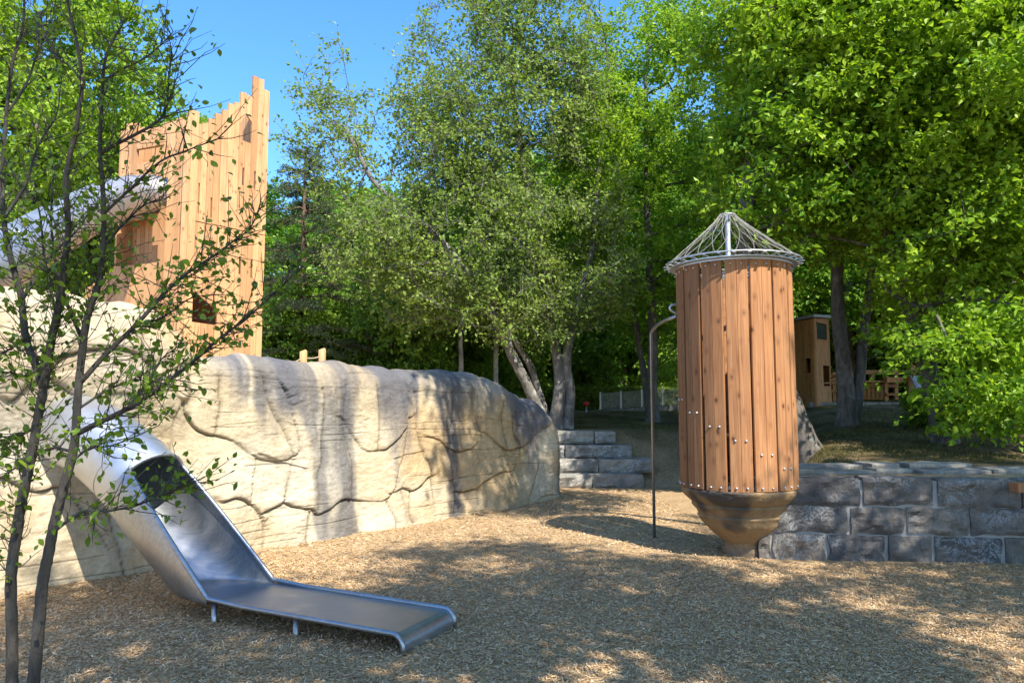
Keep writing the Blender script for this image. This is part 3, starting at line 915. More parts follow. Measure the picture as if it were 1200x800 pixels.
# ------------------------------------------------------------------ timber tower
def timber_tower():
    t = thing('timber_tower', (TW0[0], TW0[1], TZ), 'tall ruined-castle play tower of upright orange larch planks behind the rock', 'play tower')
    vz = np.array([0, 0, 1.0])
    th = 0.045
    def board(poly, org, u, nrm, proud=0.0, name='plank', mat='larch'):
        MB().prism(poly, org + nrm * proud, u, vz, nrm, th).build(name, M[mat], t)
    # ---- right face: silhouette of the plank tops
    tops = [(213, 131), (222, 142), (230, 141), (238, 136), (246, 130), (254, 126), (262, 119), (269, 117), (276, 105), (283, 109), (290, 86), (299, 90), (307, 104)]
    z_mid = face_uz(244, 262, TW0, UR, NR)[1]
    npl = 13
    wv = LR / npl
    zt = [face_uz(x, y, TW0, UR, NR)[1] for x, y in tops]
    # openings on the right face, each as pixel polygon edges: (x0, x1, bottom(x0,x1), top(x0,x1))
    def U(x, y): return face_uz(x, y, TW0, UR, NR)
    arch = dict(u0=U(283, 150)[0], u1=U(295, 150)[0], zb0=U(283, 164)[1], zb1=U(295, 169)[1], zs=U(283, 146)[1], zc=U(289, 133)[1])
    trap = dict(u0=U(226, 350)[0], u1=U(255, 350)[0], zb0=U(226, 377)[1], zb1=U(255, 381)[1], zt0=U(226, 340)[1], zt1=U(255, 363)[1])
    low = dict(u0=U(203, 385)[0], u1=U(208, 390)[0])
    slits = [(231, 214, 250), (245, 231, 255), (283, 196, 217), (296, 200, 221), (279, 300, 321), (292, 304, 325), (206, 186, 200), (182, 320, 340)]
    def clip_range(lo, hi, u0, u1):
        return max(lo, u0), min(hi, u1)
    for i in range(npl):
        a, b = i * wv + 0.003, (i + 1) * wv - 0.003
        segs = []
        z0, z1 = TZ, zt[i]
        tilt = random.uniform(-0.012, 0.012)
        joint = z_mid + random.uniform(-0.005, 0.005)
        # list of cuts (zb at a, zb at b, zt at a, zt at b)
        cuts = []
        for o_ in (arch, trap):
            if o_['u1'] > a + 0.02 and o_['u0'] < b - 0.02:
                fa = np.clip((a - o_['u0']) / (o_['u1'] - o_['u0']), 0, 1); fb = np.clip((b - o_['u0']) / (o_['u1'] - o_['u0']), 0, 1)
                ba = o_['zb0'] + (o_['zb1'] - o_['zb0']) * fa; bb = o_['zb0'] + (o_['zb1'] - o_['zb0']) * fb
                if 'zs' in o_:
                    ta = o_['zs'] + (o_['zc'] - o_['zs']) * math.sqrt(max(0, 1 - (2 * fa - 1) ** 2))
                    tb = o_['zs'] + (o_['zc'] - o_['zs']) * math.sqrt(max(0, 1 - (2 * fb - 1) ** 2))
                else:
                    ta = o_['zt0'] + (o_['zt1'] - o_['zt0']) * fa; tb = o_['zt0'] + (o_['zt1'] - o_['zt0']) * fb
                cuts.append((ba, bb, ta, tb, o_))
        cuts.sort(key=lambda c: c[0])
        cur_a = cur_b = z0
        pieces = []
        for ba, bb, ta, tb, o_ in cuts:
            pieces.append((cur_a, cur_b, ba, bb)); cur_a, cur_b = ta, tb
            # jamb remnant where the opening covers only part of the plank
            if o_['u0'] > a + 0.015:
                pieces.append((ba, ba, ta, ta, a, o_['u0']))
            if o_['u1'] < b - 0.015:
                pieces.append((bb, bb, tb, tb, o_['u1'], b))
        pieces.append((cur_a, cur_b, z1 + tilt, z1 - tilt))
        # split at the storey joint
        out = []
        for pc in pieces:
            la, lb, ha, hb = pc[:4]; aa, bb_ = (pc[4], pc[5]) if len(pc) > 4 else (a, b)
            if la < joint - 0.1 and ha > joint + 0.1 and lb < joint and hb > joint:
                out.append((la, lb, joint - 0.004, joint - 0.004, aa, bb_, 0.0)); out.append((joint + 0.004, joint + 0.004, ha, hb, aa, bb_, 0.012))
            else:
                out.append((la, lb, ha, hb, aa, bb_, 0.012 if la > joint - 0.2 else 0.0))
        pr = random.uniform(-0.010, 0.010)
        for la, lb, ha, hb, aa, bb_, prd in out:
            poly = [(aa, la), (bb_, lb)]
            # slits are notches in the right-hand edge
            for (sx, sy0, sy1) in slits:
                su = U(sx, sy0)[0]; st, sb = U(sx, sy0)[1], U(sx, sy1)[1]
                if aa < su <= bb_ and lb < sb and hb > st and (bb_ - aa) > 0.08:
                    nw = 0.036
                    poly += [(bb_, sb), (bb_ - nw, sb), (bb_ - nw, st), (bb_, st)]
            poly += [(bb_, hb), (aa, ha)]
            board(poly, TW0, UR, NR, prd + pr)
    # ---- left face
    def UL_(x, y):
        return face_uz(x, y, TW0, UL, NL)
    ltops = [(203, 139), (196, 141), (189, 144), (182, 146), (175, 150), (168, 152), (161, 152), (154, 152), (147, 147), (141, 147), (134, 155)]
    nl = len(ltops)
    wl = LL / nl
    win = (UL_(191, 174)[0], UL_(164, 178)[0], UL_(170, 190)[1], UL_(170, 174)[1])          # u0,u1,zb,zt
    hole_c = at(183, 229, 13.45); hu = float(np.dot(hole_c - TW0, UL)); hz = float(hole_c[2]); hr = 0.40
    rec = (UL_(177, 280)[0], LL, UL_(150, 311)[1], UL_(150, 259)[1])
    sqw = (UL_(186, 300)[0], UL_(165, 300)[0], UL_(176, 308)[1], UL_(176, 288)[1])
    for i in range(nl):
        a, b = i * wl + 0.003, (i + 1) * wl - 0.003
        mid = (a + b) / 2
        top = UL_(*ltops[i])[1]
        cuts = []
        for (u0, u1, zb, zt_) in (win, rec, sqw):
            if u0 < mid < u1: cuts.append((zb, zt_))
        if abs(mid - hu) < hr:
            dz = math.sqrt(hr * hr - (mid - hu) ** 2); cuts.append((hz - dz, hz + dz))
        cuts.sort(); merged = []
        for c in cuts:
            if merged and c[0] < merged[-1][1] + 0.03: merged[-1] = (merged[-1][0], max(c[1], merged[-1][1]))
            else: merged.append(c)
        cur = TZ; pr = random.uniform(-0.010, 0.010)
        for zb, zt_ in merged:
            board([(a, cur), (b, cur), (b, zb), (a, zb)], TW0, UL, NL, pr); cur = zt_
        board([(a, cur), (b, cur), (b, top), (a, top)], TW0, UL, NL, pr)
    # corner boards, standing proud with two dark gaps
    zt0 = UL_(207, 141)[1]
    MB().prism([(-0.055, TZ), (0.055, TZ), (0.055, zt0), (-0.055, zt0)], TW0 + (NL + NR) * 0.04, (UR - UL) / np.linalg.norm(UR - UL), vz, (NL + NR) / np.linalg.norm(NL + NR), 0.04).build('corner_board', M['larch'], t)
    board([(-0.02, TZ), (0.16, TZ), (0.16, UL_(212, 131)[1]), (-0.02, UL_(212, 131)[1])], TW0, UR, NR, 0.055, 'corner_board')
    # window header / sill boards of the left face
    board([(win[0] - 0.05, win[3]), (win[1] + 0.05, win[3]), (win[1] + 0.05, win[3] + 0.09), (win[0] - 0.05, win[3] + 0.09)], TW0, UL, NL, 0.03, 'lintel')
    # ---- far faces close the plan (pentagon), lower than the ruined crest
    pR = TW0 + UR * LR; pL = TW0 + UL * LL
    cen = (pR + pL) / 2 + np.array([0, 0.9, 0])
    pB = TW0 + (UR * LR + UL * LL) * 1.25
    for p, q, zz in ((pR, pB, 6.3), (pB, pL, 5.9)):
        d = q - p; L = np.linalg.norm(d); d = d / L
        nn = np.array([d[1], -d[0], 0])
        if np.dot(nn, cen - p) > 0: nn = -nn
        k = int(L / 0.16)
        for i in range(k):
            a, b = i * L / k + 0.003, (i + 1) * L / k - 0.003
            w_p = p + d * (a + b) / 2
            pxx = 600 + FOC * w_p[0] / np.dot(w_p * np.array([1, 1, 0]) + np.array([0, 0, 5.5]), FW)
            cr = np.interp(pxx, [134, 161, 189, 203, 213, 246, 269, 290, 307], [158, 156, 148, 145, 142, 140, 128, 108, 112])
            zt_ = at(pxx, cr + 14 + 4 * (i % 3), w_p[1])[2]
            board([(a, TZ), (b, TZ), (b, zt_), (a, zt_)], p, d, nn, 0)
    # floors
    for fz in (2.9,):
        corners = [TW0 - (NL + NR) * 0.08, pR - NR * 0.08, pB, pL - NL * 0.08]
        cc = sum(corners) / 4
        poly = [((c - cc) * 0.93 + cc) for c in corners]
        v = [(p[0], p[1], fz) for p in poly] + [(p[0], p[1], fz - 0.06) for p in poly]
        MB().add(v, [(0, 1, 2, 3), (7, 6, 5, 4), (0, 4, 5, 1), (1, 5, 6, 2), (2, 6, 7, 3), (3, 7, 4, 0)]).build('floor', M['larch'], t)
    # recessed inner planks seen under the slide mouth
    for i in range(9):
        a = rec[0] + i * 0.105
        if a > LL - 0.15: break
        board([(a, rec[2] - 0.1), (a + 0.098, rec[2] - 0.1), (a + 0.098, rec[3] + 0.1), (a, rec[3] + 0.1)], TW0, UL, NL, -0.32, 'inner_plank')
    # low timber wing at the left foot
    p0 = pL - NL * 0.03
    for i in range(5):
        a, b = i * 0.15 + 0.01, (i + 1) * 0.15 - 0.004
        zt_ = at(112 - i * 7, 318 + i * 4, 13.8)[2]
        board([(a, TZ), (b, TZ), (b, zt_ - 0.03), (a, zt_)], p0, UL, NL, 0)
timber_tower()

# ------------------------------------------------------------------ round barrel turret with net roof
TC = np.array([2.553, 8.45, 0.0])
TK = 0.969
def barrel_turret():
    cx, cy = TC[0], TC[1]
    t = thing('barrel_turret', (cx, cy, 0), 'round wooden barrel turret on a carved stone cone under a rope net roof', 'play turret')
    zb, zt = 0.747, 3.218
    Rb = 0.64
    npk = 15
    step = 2 * math.pi / npk
    bolt_me = None
    mbb = MB()
    prof = [(0.0, 0.016), (0.006, 0.0155), (0.0105, 0.012), (0.013, 0.006), (0.013, 0.0)]
    V = []; F = []
    for r_, z_ in prof:
        for k in range(10):
            an = k * math.pi / 5
            V.append((r_ * math.cos(an), -z_, r_ * math.sin(an)))
    for i in range(4):
        for k in range(10):
            F.append((i * 10 + k, i * 10 + (k + 1) % 10, (i + 1) * 10 + (k + 1) % 10, (i + 1) * 10 + k))
    bm_ = MB().add(V, F, True).mesh('bolt', M['galv'])
    a_first = -math.pi / 2 + math.asin((809 - 862) / 69.5)
    for i in range(npk):
        # angle of plank centre measured so that gaps fall where the photo shows them
        ac = a_first + (i + 0.5) * step
        rad = np.array([math.cos(ac), math.sin(ac), 0]); tan = np.array([-math.sin(ac), math.cos(ac), 0])
        hw = Rb * math.tan(step / 2) - random.uniform(0.013, 0.022)
        tk = 0.048
        inner = Rb - tk
        # outline across the width (tangent, radial): chamfered, joint groove in the middle, two staves slightly angled
        pr = [(-hw + 0.004, inner), (-hw, inner + .01), (-hw, Rb - 0.014), (-hw + 0.006, Rb - 0.008), (-0.004, Rb + 0.006), (0, Rb + 0.0005), (0.004, Rb + 0.006), (hw - 0.006, Rb - 0.008), (hw, Rb - 0.014), (hw, inner + .01), (hw - 0.004, inner)]
        dz0 = random.uniform(-0.006, 0.006); dz1 = random.uniform(-0.006, 0.006)
        k = len(pr)
        V = []
        for z in (zb + dz0, zt + dz1):
            for (q, rr) in pr:
                p = np.array([cx, cy, 0]) + rad * rr + tan * q
                V.append((p[0], p[1], z))
        F = [tuple(range(k)), tuple(reversed(range(k, 2 * k)))]
        for j in range(k):
            j2 = (j + 1) % k
            F.append((j2, j, j + k, j2 + k))
        pl = MB().add(V, F).build('plank', M['barrel_wood'], t)
        # bolts: two at the top, two at the foot, two on the inner spiral ramp
        n_from = ((ac - a_first) / step - 0.5)
        deg = math.degrees(ac) % 360
        zs = [zt - 0.055, zb + 0.035]
        frac = ((deg - 180) % 360) / 360.0
        zspiral = 1.74 - frac * 2.2
        if zspiral > zb + 0.2: zs.append(zspiral)
        for z in zs:
            for q in (-hw * 0.48, hw * 0.48):
                p = np.array([cx, cy, 0]) + rad * (Rb + 0.0) + tan * q
                ob = link('bolt', bm_, pl)
                ob.location = (p[0] - cx, p[1] - cy, z)
                ob.rotation_euler = (0, 0, ac + math.pi / 2)
    # inner floor and spiral ramp boards
    for k in range(26):
        an = math.pi + k * 2 * math.pi / 22
        z = 1.70 - k * 0.1 / 2.2 * 2.0
        if z < zb + 0.05: break
        p = np.array([cx, cy, z]) + np.array([math.cos(an), math.sin(an), 0]) * 0.38
        MB().box(p, (0.44, 0.12, 0.03), (math.cos(an), math.sin(an), 0), (-math.sin(an), math.cos(an), 0)).build('ramp_board', M['barrel_wood'], t)
    # galvanised crown rings
    def flat_ring(r0, r1, z0, z1, name, mat, n=60):
        V = []; F = []
        for k in range(n):
            an = 2 * math.pi * k / n; c, s = math.cos(an), math.sin(an)
            for r_, z in ((r0, z0), (r1, z0), (r1, z1), (r0, z1)):
                V.append((cx + r_ * c, cy + r_ * s, z))
        for k in range(n):
            a, b = k * 4, ((k + 1) % n) * 4
            for j in range(4):
                j2 = (j + 1) % 4
                F.append((a + j, b + j, b + j2, a + j2))
        return MB().add(V, F).build(name, mat, t)
    flat_ring(0.625, 0.715, zt + 0.012, zt + 0.024, 'crown_ring', M['galv'])
    flat_ring(0.648, 0.660, zt - 0.012, zt + 0.008, 'crown_ring', M['galv'])
    mb = MB(); mb.tube([(cx + 0.752 * math.cos(q), cy + 0.752 * math.sin(q), zt + 0.060) for q in np.linspace(0, 2 * math.pi, 60)[:-1]], 0.011, 6, closed=True)
    mb.build('outer_hoop', M['galv'], t)
    for k in range(30):
        an = 2 * math.pi * k / 30 + 0.05
        c, s = math.cos(an), math.sin(an)
        MB().bar((cx + 0.64 * c, cy + 0.64 * s, zt + 0.030), (cx + 0.78 * c, cy + 0.78 * s, zt + 0.046), 0.03, 0.006).build('bracket', M['galv'], t)
    # inner hoop supports
    for k in range(4):
        an = 2 * math.pi * k / 4 + 0.5
        c, s = math.cos(an), math.sin(an)
        MB().bar((cx, cy, zt - 0.02), (cx + 0.64 * c, cy + 0.64 * s, zt - 0.02), 0.04, 0.02).build('spoke', M['galv'], t)
    flat_ring(0.570, 0.582, 0.757, 0.80, 'base_ring', M['galv'])
    # mast
    mx, my = cx - 0.045, cy
    ztop = 3.86
    mb = MB(); mb.tube([(mx, my, 1.0), (mx, my, ztop)], 0.031, 16); mb.build('mast', M['galv'], t)
    mb = MB(); mb.tube([(mx + 0.085 * math.cos(q), my + 0.085 * math.sin(q), ztop - 0.005) for q in np.linspace(0, 2 * math.pi, 25)[:-1]], 0.010, 6, closed=True)
    for q in range(4):
        an = q * math.pi / 2 + 0.4
        mb.tube([(mx, my, ztop - 0.01), (mx + 0.085 * math.cos(an), my + 0.085 * math.sin(an), ztop - 0.005)], 0.008, 6)
    mb.build('mast_ring', M['galv'], t)
    # net
    mb = MB()
    ns = 24
    for fam in (1, -1):
        for k in range(ns):
            a0 = 2 * math.pi * k / ns
            pts = []
            for u in np.linspace(0, 1, 13):
                r_ = 0.752 + (0.085 - 0.752) * (1 - (1 - u) ** 1.1)
                z_ = zt + 0.06 + (ztop - zt - 0.065) * u
                if u > 0.92: z_ += 0.012
                an = a0 + fam * 0.42 * u ** 0.9
                ccx = cx + (mx - cx) * u
                pts.append((ccx + r_ * math.cos(an), cy + r_ * math.sin(an), z_ + 0.004 * math.sin(k * 5 + u * 20)))
            mb.tube(pts, 0.0019, 4, caps=False)
    mb.build('net', M['rope'], t)
    # carved cone
    prof = [(0.25, -0.15), (0.24, 0.0), (0.225, 0.05), (0.235, 0.095), (0.285, 0.145), (0.36, 0.205), (0.425, 0.27), (0.468, 0.335), (0.490, 0.375), (0.503, 0.388), (0.505, 0.40), (0.490, 0.41), (0.528, 0.46), (0.556, 0.50), (0.572, 0.512), (0.574, 0.524), (0.562, 0.535), (0.61, 0.572), (0.66, 0.62), (0.69, 0.665), (0.70, 0.70), (0.69, 0.716), (0.30, 0.718), (0.0, 0.718)]
    pp = []
    for (r0, z0), (r1, z1) in zip(prof[:-1], prof[1:]):
        kk = max(1, int(math.hypot(r1 - r0, z1 - z0) / 0.012))
        for q in range(kk):
            pp.append((r0 + (r1 - r0) * q / kk, z0 + (z1 - z0) * q / kk))
    pp.append(prof[-1]); pp = np.array(pp) * np.array([TK * 0.945, TK]) + np.array([0, 0.049])
    n = 120; th = np.arange(n) * 2 * math.pi / n
    rr = pp[:, 0][:, None]; zz = np.repeat(pp[:, 1][:, None], n, 1)
    dx = 0.05 * (1 - smooth(0, 0.6, zz))
    X = cx + dx + rr * np.cos(th)[None]; Y = cy + rr * np.sin(th)[None]
    dsp = (0.03 * fbm(X * 4, Y * 4, zz * 6, 4, 201) + 0.009 * fbm(X * 20, Y * 20, zz * 20, 3, 202)) * smooth(0.02, 0.2, rr)
    X = X + dsp * np.cos(th)[None]; Y = Y + dsp * np.sin(th)[None]
    V = np.stack([X - cx, Y - cy, zz], -1).reshape(-1, 3)
    m_ = len(pp)
    i = np.arange(m_ - 1)[:, None]; j = np.arange(n)[None]
    F = np.stack([i * n + j, i * n + (j + 1) % n, (i + 1) * n + (j + 1) % n, (i + 1) * n + j], -1).reshape(-1, 4)
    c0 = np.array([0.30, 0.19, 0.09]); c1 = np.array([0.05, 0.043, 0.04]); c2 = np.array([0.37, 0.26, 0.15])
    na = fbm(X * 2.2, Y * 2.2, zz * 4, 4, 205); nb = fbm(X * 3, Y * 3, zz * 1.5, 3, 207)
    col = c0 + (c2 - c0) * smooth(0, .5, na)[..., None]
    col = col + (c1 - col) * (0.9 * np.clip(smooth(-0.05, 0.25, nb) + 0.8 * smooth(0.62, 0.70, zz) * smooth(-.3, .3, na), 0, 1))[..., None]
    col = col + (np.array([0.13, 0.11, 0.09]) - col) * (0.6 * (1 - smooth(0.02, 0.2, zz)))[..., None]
    m, nt, b = new_mat('carved_cone')
    at_ = N(nt, 'ShaderNodeVertexColor', layer_name='tint')
    tc = N(nt, 'ShaderNodeTexCoord')
    n3 = N(nt, 'ShaderNodeTexNoise', i_Scale=25.0, i_Detail=7.0, i_Roughness=0.7)
    nt.links.new(tc.outputs['Object'], n3.inputs['Vector'])
    r3 = ramp(nt, n3.outputs[0], [(0.3, (0.8, 0.8, 0.8)), (0.7, (1.1, 1.1, 1.1))])
    nt.links.new(mixc(nt, 1.0, at_.outputs[0], r3.outputs[0], 'MULTIPLY'), b.inputs['Base Color'])
    b.inputs['Roughness'].default_value = 0.7
    bump(nt, b, n3.outputs[0], 0.6, 0.02)
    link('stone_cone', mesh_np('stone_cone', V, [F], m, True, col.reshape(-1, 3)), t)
    # climbing pole with the bent top and hook
    bp = on_ground(767, 630)
    zt1 = at(769, 392, bp[1])[2]
    en = np.array([cx - 0.63, cy + 0.10, at(790, 369, cy)[2]])
    d = en - np.array([bp[0], bp[1], en[2]])
    pts = [(bp[0], bp[1], -0.2), (bp[0], bp[1], zt1)]
    for q in range(1, 8):
        an = q * math.pi / 16
        f = 1 - math.cos(an)
        pts.append((bp[0] + d[0] * f * 0.75, bp[1] + d[1] * f * 0.75, zt1 + (en[2] - zt1) * math.sin(an)))
    pts.append(tuple(en))
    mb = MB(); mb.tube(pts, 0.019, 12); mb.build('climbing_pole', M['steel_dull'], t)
    hk = [en + np.array([0.02, -0.02, 0.02]), en + np.array([-0.06, -0.03, 0.05]), en + np.array([-0.09, -0.03, 0.09]), en + np.array([-0.06, -0.03, 0.125]), en + np.array([0.02, -0.02, 0.13])]
    mb = MB(); mb.tube(crom(hk, 5), 0.015, 8); mb.build('grab_loop', M['galv'], t)
barrel_turret()

# ------------------------------------------------------------------ rough stones
def stone_verts(size, nx, ny, nz, seed, rough=0.03, rnd=0.02):
    """unwelded gridded box with broken edges and a rough face"""
    sx, sy, sz = size
    Vs = []; Fs = []; b = 0
    for axis, sgn in ((0, 1), (0, -1), (1, 1), (1, -1), (2, 1), (2, -1)):
        na, nb = {0: (ny, nz), 1: (nx, nz), 2: (nx, ny)}[axis]
        A, B = np.meshgrid(np.linspace(-1, 1, na + 1), np.linspace(-1, 1, nb + 1), indexing='ij')
        S_ = np.full_like(A, sgn)
        p = {0: (S_, A, B), 1: (A, S_, B), 2: (A, B, S_)}[axis]
        V = np.stack(p, -1).reshape(-1, 3)
        i = (np.arange(na)[:, None] * (nb + 1) + np.arange(nb)[None]).ravel()
        F = np.stack([i, i + nb + 1, i + nb + 2, i + 1], -1)
        flip = (sgn < 0) != (axis == 1)
        if flip: F = F[:, ::-1]
        Vs.append(V); Fs.append(F + b); b += len(V)
    V = np.vstack(Vs); F = np.vstack(Fs)
    h = np.array([sx, sy, sz]) / 2
    P = V * h
    # round the edges
    lim = h - rnd
    inner = np.clip(P, -lim, lim)
    dlt = P - inner
    ln = np.linalg.norm(dlt, axis=1, keepdims=True)
    P = np.where(ln > 1e-6, inner + dlt / np.maximum(ln, 1e-6) * np.minimum(ln, rnd), P)
    s = seed * 13.7
    for ax in range(3):
        P[:, ax] += rough * fbm(P[:, 0] * 7 + s, P[:, 1] * 7 + ax * 5.1, P[:, 2] * 7 + s * .3, 4, 300 + ax) * 0.9
    # quarry-split face: extra relief on the -Y side
    fr = smooth(-0.2, -1.0, V[:, 1]) * smooth(1.0, 0.72, np.abs(V[:, 0])) * smooth(1.0, 0.6, np.abs(V[:, 2]))
    P[:, 1] -= fr * (0.016 + rough * 1.9 * fbm(P[:, 0] * 5 + s, 0, P[:, 2] * 8, 4, 311))
    return P, F

def stone(name, c, size, mat, parent, seed, nx=14, ny=4, nz=6, rough=0.03, rnd=0.02, rz=0.0):
    P, F = stone_verts(size, nx, ny, nz, seed, rough, rnd)
    me = mesh_np(name, P, [F], mat, False)
    o = link(name, me, parent)
    w0 = WORLD[parent.name]
    o.location = (c[0] - w0[0], c[1] - w0[1], c[2] - w0[2])
    o.rotation_euler = (0, 0, rz)
    return o

def retaining_wall():
    A = np.array([2.87, 8.17, 0]); d = np.array([1, -0.118, 0]); d /= np.linalg.norm(d); nn = np.array([d[1], -d[0], 0])
    rz = math.atan2(d[1], d[0])
    t = thing('retaining_wall', tuple(A), 'low grey wall of three courses of rough stone blocks with pale mortar, right of the turret', 'stone wall')
    def X(x):
        r = ray(x, 600); tt = np.dot(A - EYE, nn) / np.dot(r, nn); return float(np.dot(EYE + r * tt - A, d))
    s0, s1 = X(889), X(1530)
    MB().box(A + d * (s0 + s1) / 2 - nn * 0.235 + np.array([0, 0, 0.33]), (s1 - s0, 0.44, 1.03), d, -nn).build('mortar', M['mortar'], t)
    rows = [
        (0.585, 0.865, [(915, 1006), (1013, 1094), (1101, 1193), (1200, 1280), (1288, 1370), (1377, 1450), (1457, 1530)]),
        (0.292, 0.558, [(893, 992), (998, 1058), (1063, 1133), (1139, 1228), (1235, 1300), (1307, 1395), (1402, 1480), (1487, 1530)]),
        (-0.06, 0.265, [(890, 901), (906, 964), (971, 1033), (1041, 1089), (1096, 1170), (1177, 1255), (1262, 1330), (1337, 1425), (1432, 1525)]),
    ]
    k = 0
    for z0, z1, sp in rows:
        for a, b in sp:
            k += 1
            xa, xb = X(a), X(b)
            c = A + d * (xa + xb) / 2 - nn * (0.13 + random.uniform(-0.012, 0.012))
            stone('stone', (c[0], c[1], (z0 + z1) / 2 + random.uniform(-0.008, 0.008)), (xb - xa + 0.022, 0.28, z1 - z0 + 0.016), M['stone'], t, k, 24, 3, 11, 0.034, 0.012, rz)
    return t
retaining_wall()

def top_edging():
    t = thing('stone_edging', (3.6, 9.2, 0.85), 'uneven row of flat stone slabs bedded on the bank behind the stone block wall', 'stone edging')
    x = 3.35; k = 0
    while x < 9.5:
        L = random.uniform(0.45, 1.05)
        y = 9.15 + 0.25 * (x - 3.3) / 6 + random.uniform(-0.06, 0.06)
        h = random.uniform(0.07, 0.10)
        z = float(ground_h(x + L / 2, y)) + h * 0.12
        stone('slab', (x + L / 2, y, z), (L, random.uniform(0.32, 0.5), h), M['slab'], t, 50 + k, 8, 5, 3, 0.02, 0.02, random.uniform(-0.12, 0.12))
        if random.random() < 0.6:
            stone('slab', (x + L / 2 + 0.1, y + 0.5, z + random.uniform(0.03, 0.05)), (L * 0.9, 0.4, h), M['slab'], t, 150 + k, 8, 5, 3, 0.02, 0.02, random.uniform(-0.2, 0.2))
        x += L + random.uniform(0.01, 0.05); k += 1
top_edging()

def bench_beam():
    p = at(1186, 571, 7.78)
    t = thing('timber_bench', (p[0], p[1], p[2]), 'reddish timber bench beam on the stone block wall at the right edge', 'bench')
    MB().box((p[0] + 0.9, p[1] - 0.02, p[2] + 0.005), (1.8, 0.14, 0.095)).build('seat', M['barrel_wood'], t)
    for dx in (0.35, 1.5):
        MB().box((p[0] + dx, p[1] - 0.005, p[2] - 0.065), (0.06, 0.16, 0.04)).build('bracket', M['galv'], t)
bench_beam()

def stone_steps():
    t = thing('stone_steps', (1.0, 15.4, 0), 'four rough stone steps climbing the bank at the right end of the rock wall', 'steps')
    fronts = [(15.45, 2.72, 0.0), (15.85, 3.0, 0.28), (16.27, 2.62, 0.565), (16.68, 2.32, 0.85)]
    k = 0
    for Yf, xr, zb in fronts:
        x = 0.35
        while x < xr - 0.05:
            L = random.uniform(0.7, 1.5)
            if xr - (x + L) < 0.4: L = xr - x
            h = 0.275 + random.uniform(-0.012, 0.012)
            stone('stone', (x + L / 2, Yf + 0.36 + random.uniform(-0.02, 0.02), zb + h / 2 - 0.003), (L - 0.018, 0.75, h), M['step_stone'], t, 400 + k, 12, 8, 5, 0.034, 0.014)
            k += 1
            x += L
stone_steps()

# ------------------------------------------------------------------ tree growing
def sample_crown(rng, blobs, n, shell=0.5, clump=0.9, seed=0, gap=0.0):
    pts = []
    vol = np.array([b[1][0] * b[1][1] * b[1][2] * (b[2] if len(b) > 2 else 1) for b in blobs]); vol = vol / vol.sum()
    got = 0
    while got < n:
        k = rng.choice(len(blobs), size=n * 3, p=vol)
        d = rng.normal(size=(n * 3, 3)); d /= np.linalg.norm(d, axis=1, keepdims=True)
        r = rng.random(n * 3) ** (1 / 3 * (1 - 0.6 * shell))
        cen = np.array([b[0] for b in blobs])[k]; rad = np.array([b[1] for b in blobs])[k]
        wob = 1 + 0.22 * noise3(d[:, 0] * 2.3 + k * 3, d[:, 1] * 2.3, d[:, 2] * 2.3, seed + 5)
        p = cen + d * rad * (r * wob)[:, None]
        nz = fbm(p[:, 0] * clump, p[:, 1] * clump, p[:, 2] * clump * 1.2, 2, seed)
        keep = nz > gap - 0.12 * rng.random(n * 3)
        p = p[keep]
        pts.append(p); got += len(p)
    return np.vstack(pts)[:n]

def skeleton(trunks, tips, k_path=0.35):
    """Prim-like growth: every tip joins the nearest point of the tree, short paths preferred"""
    nodes = []; parent = []
    for tr in trunks:
        prev = -1
        for i, p in enumerate(tr):
            nodes.append(np.array(p, float)); parent.append(prev if i else -1)
            prev = len(nodes) - 1
    NT = len(nodes)
    n = len(tips)
    Pn = np.zeros((NT + n, 3)); Pn[:NT] = nodes
    par = np.full(NT + n, -1, int); par[:NT] = parent
    path = np.zeros(NT + n)
    for i in range(NT):
        if par[i] >= 0: path[i] = path[par[i]] + np.linalg.norm(Pn[i] - Pn[par[i]]) * 0.4
    best = np.full(n, 1e9); bi = np.zeros(n, int)
    # the lowest part of a trunk bears no branches
    for i in range(NT):
        pen = 0 if i % 1 == 0 else 0
        c = np.linalg.norm(tips - Pn[i], axis=1) + k_path * path[i]
        # branches grow up and out, rarely down
        c = c + 0.6 * np.maximum(0, Pn[i][2] - tips[:, 2])
        m = c < best
        best[m] = c[m]; bi[m] = i
    done = np.zeros(n, bool); cnt = NT
    order = []
    for _ in range(n):
        j = int(np.argmin(np.where(done, 1e9, best)))
        done[j] = True
        Pn[cnt] = tips[j]; par[cnt] = bi[j]
        path[cnt] = path[bi[j]] + np.linalg.norm(tips[j] - Pn[bi[j]])
        c = np.linalg.norm(tips - tips[j], axis=1) + k_path * path[cnt] + 0.5 * np.maximum(0, tips[j][2] - tips[:, 2])
        m = (c < best) & ~done
        best[m] = c[m]; bi[m] = cnt
        cnt += 1
    return Pn, par, NT

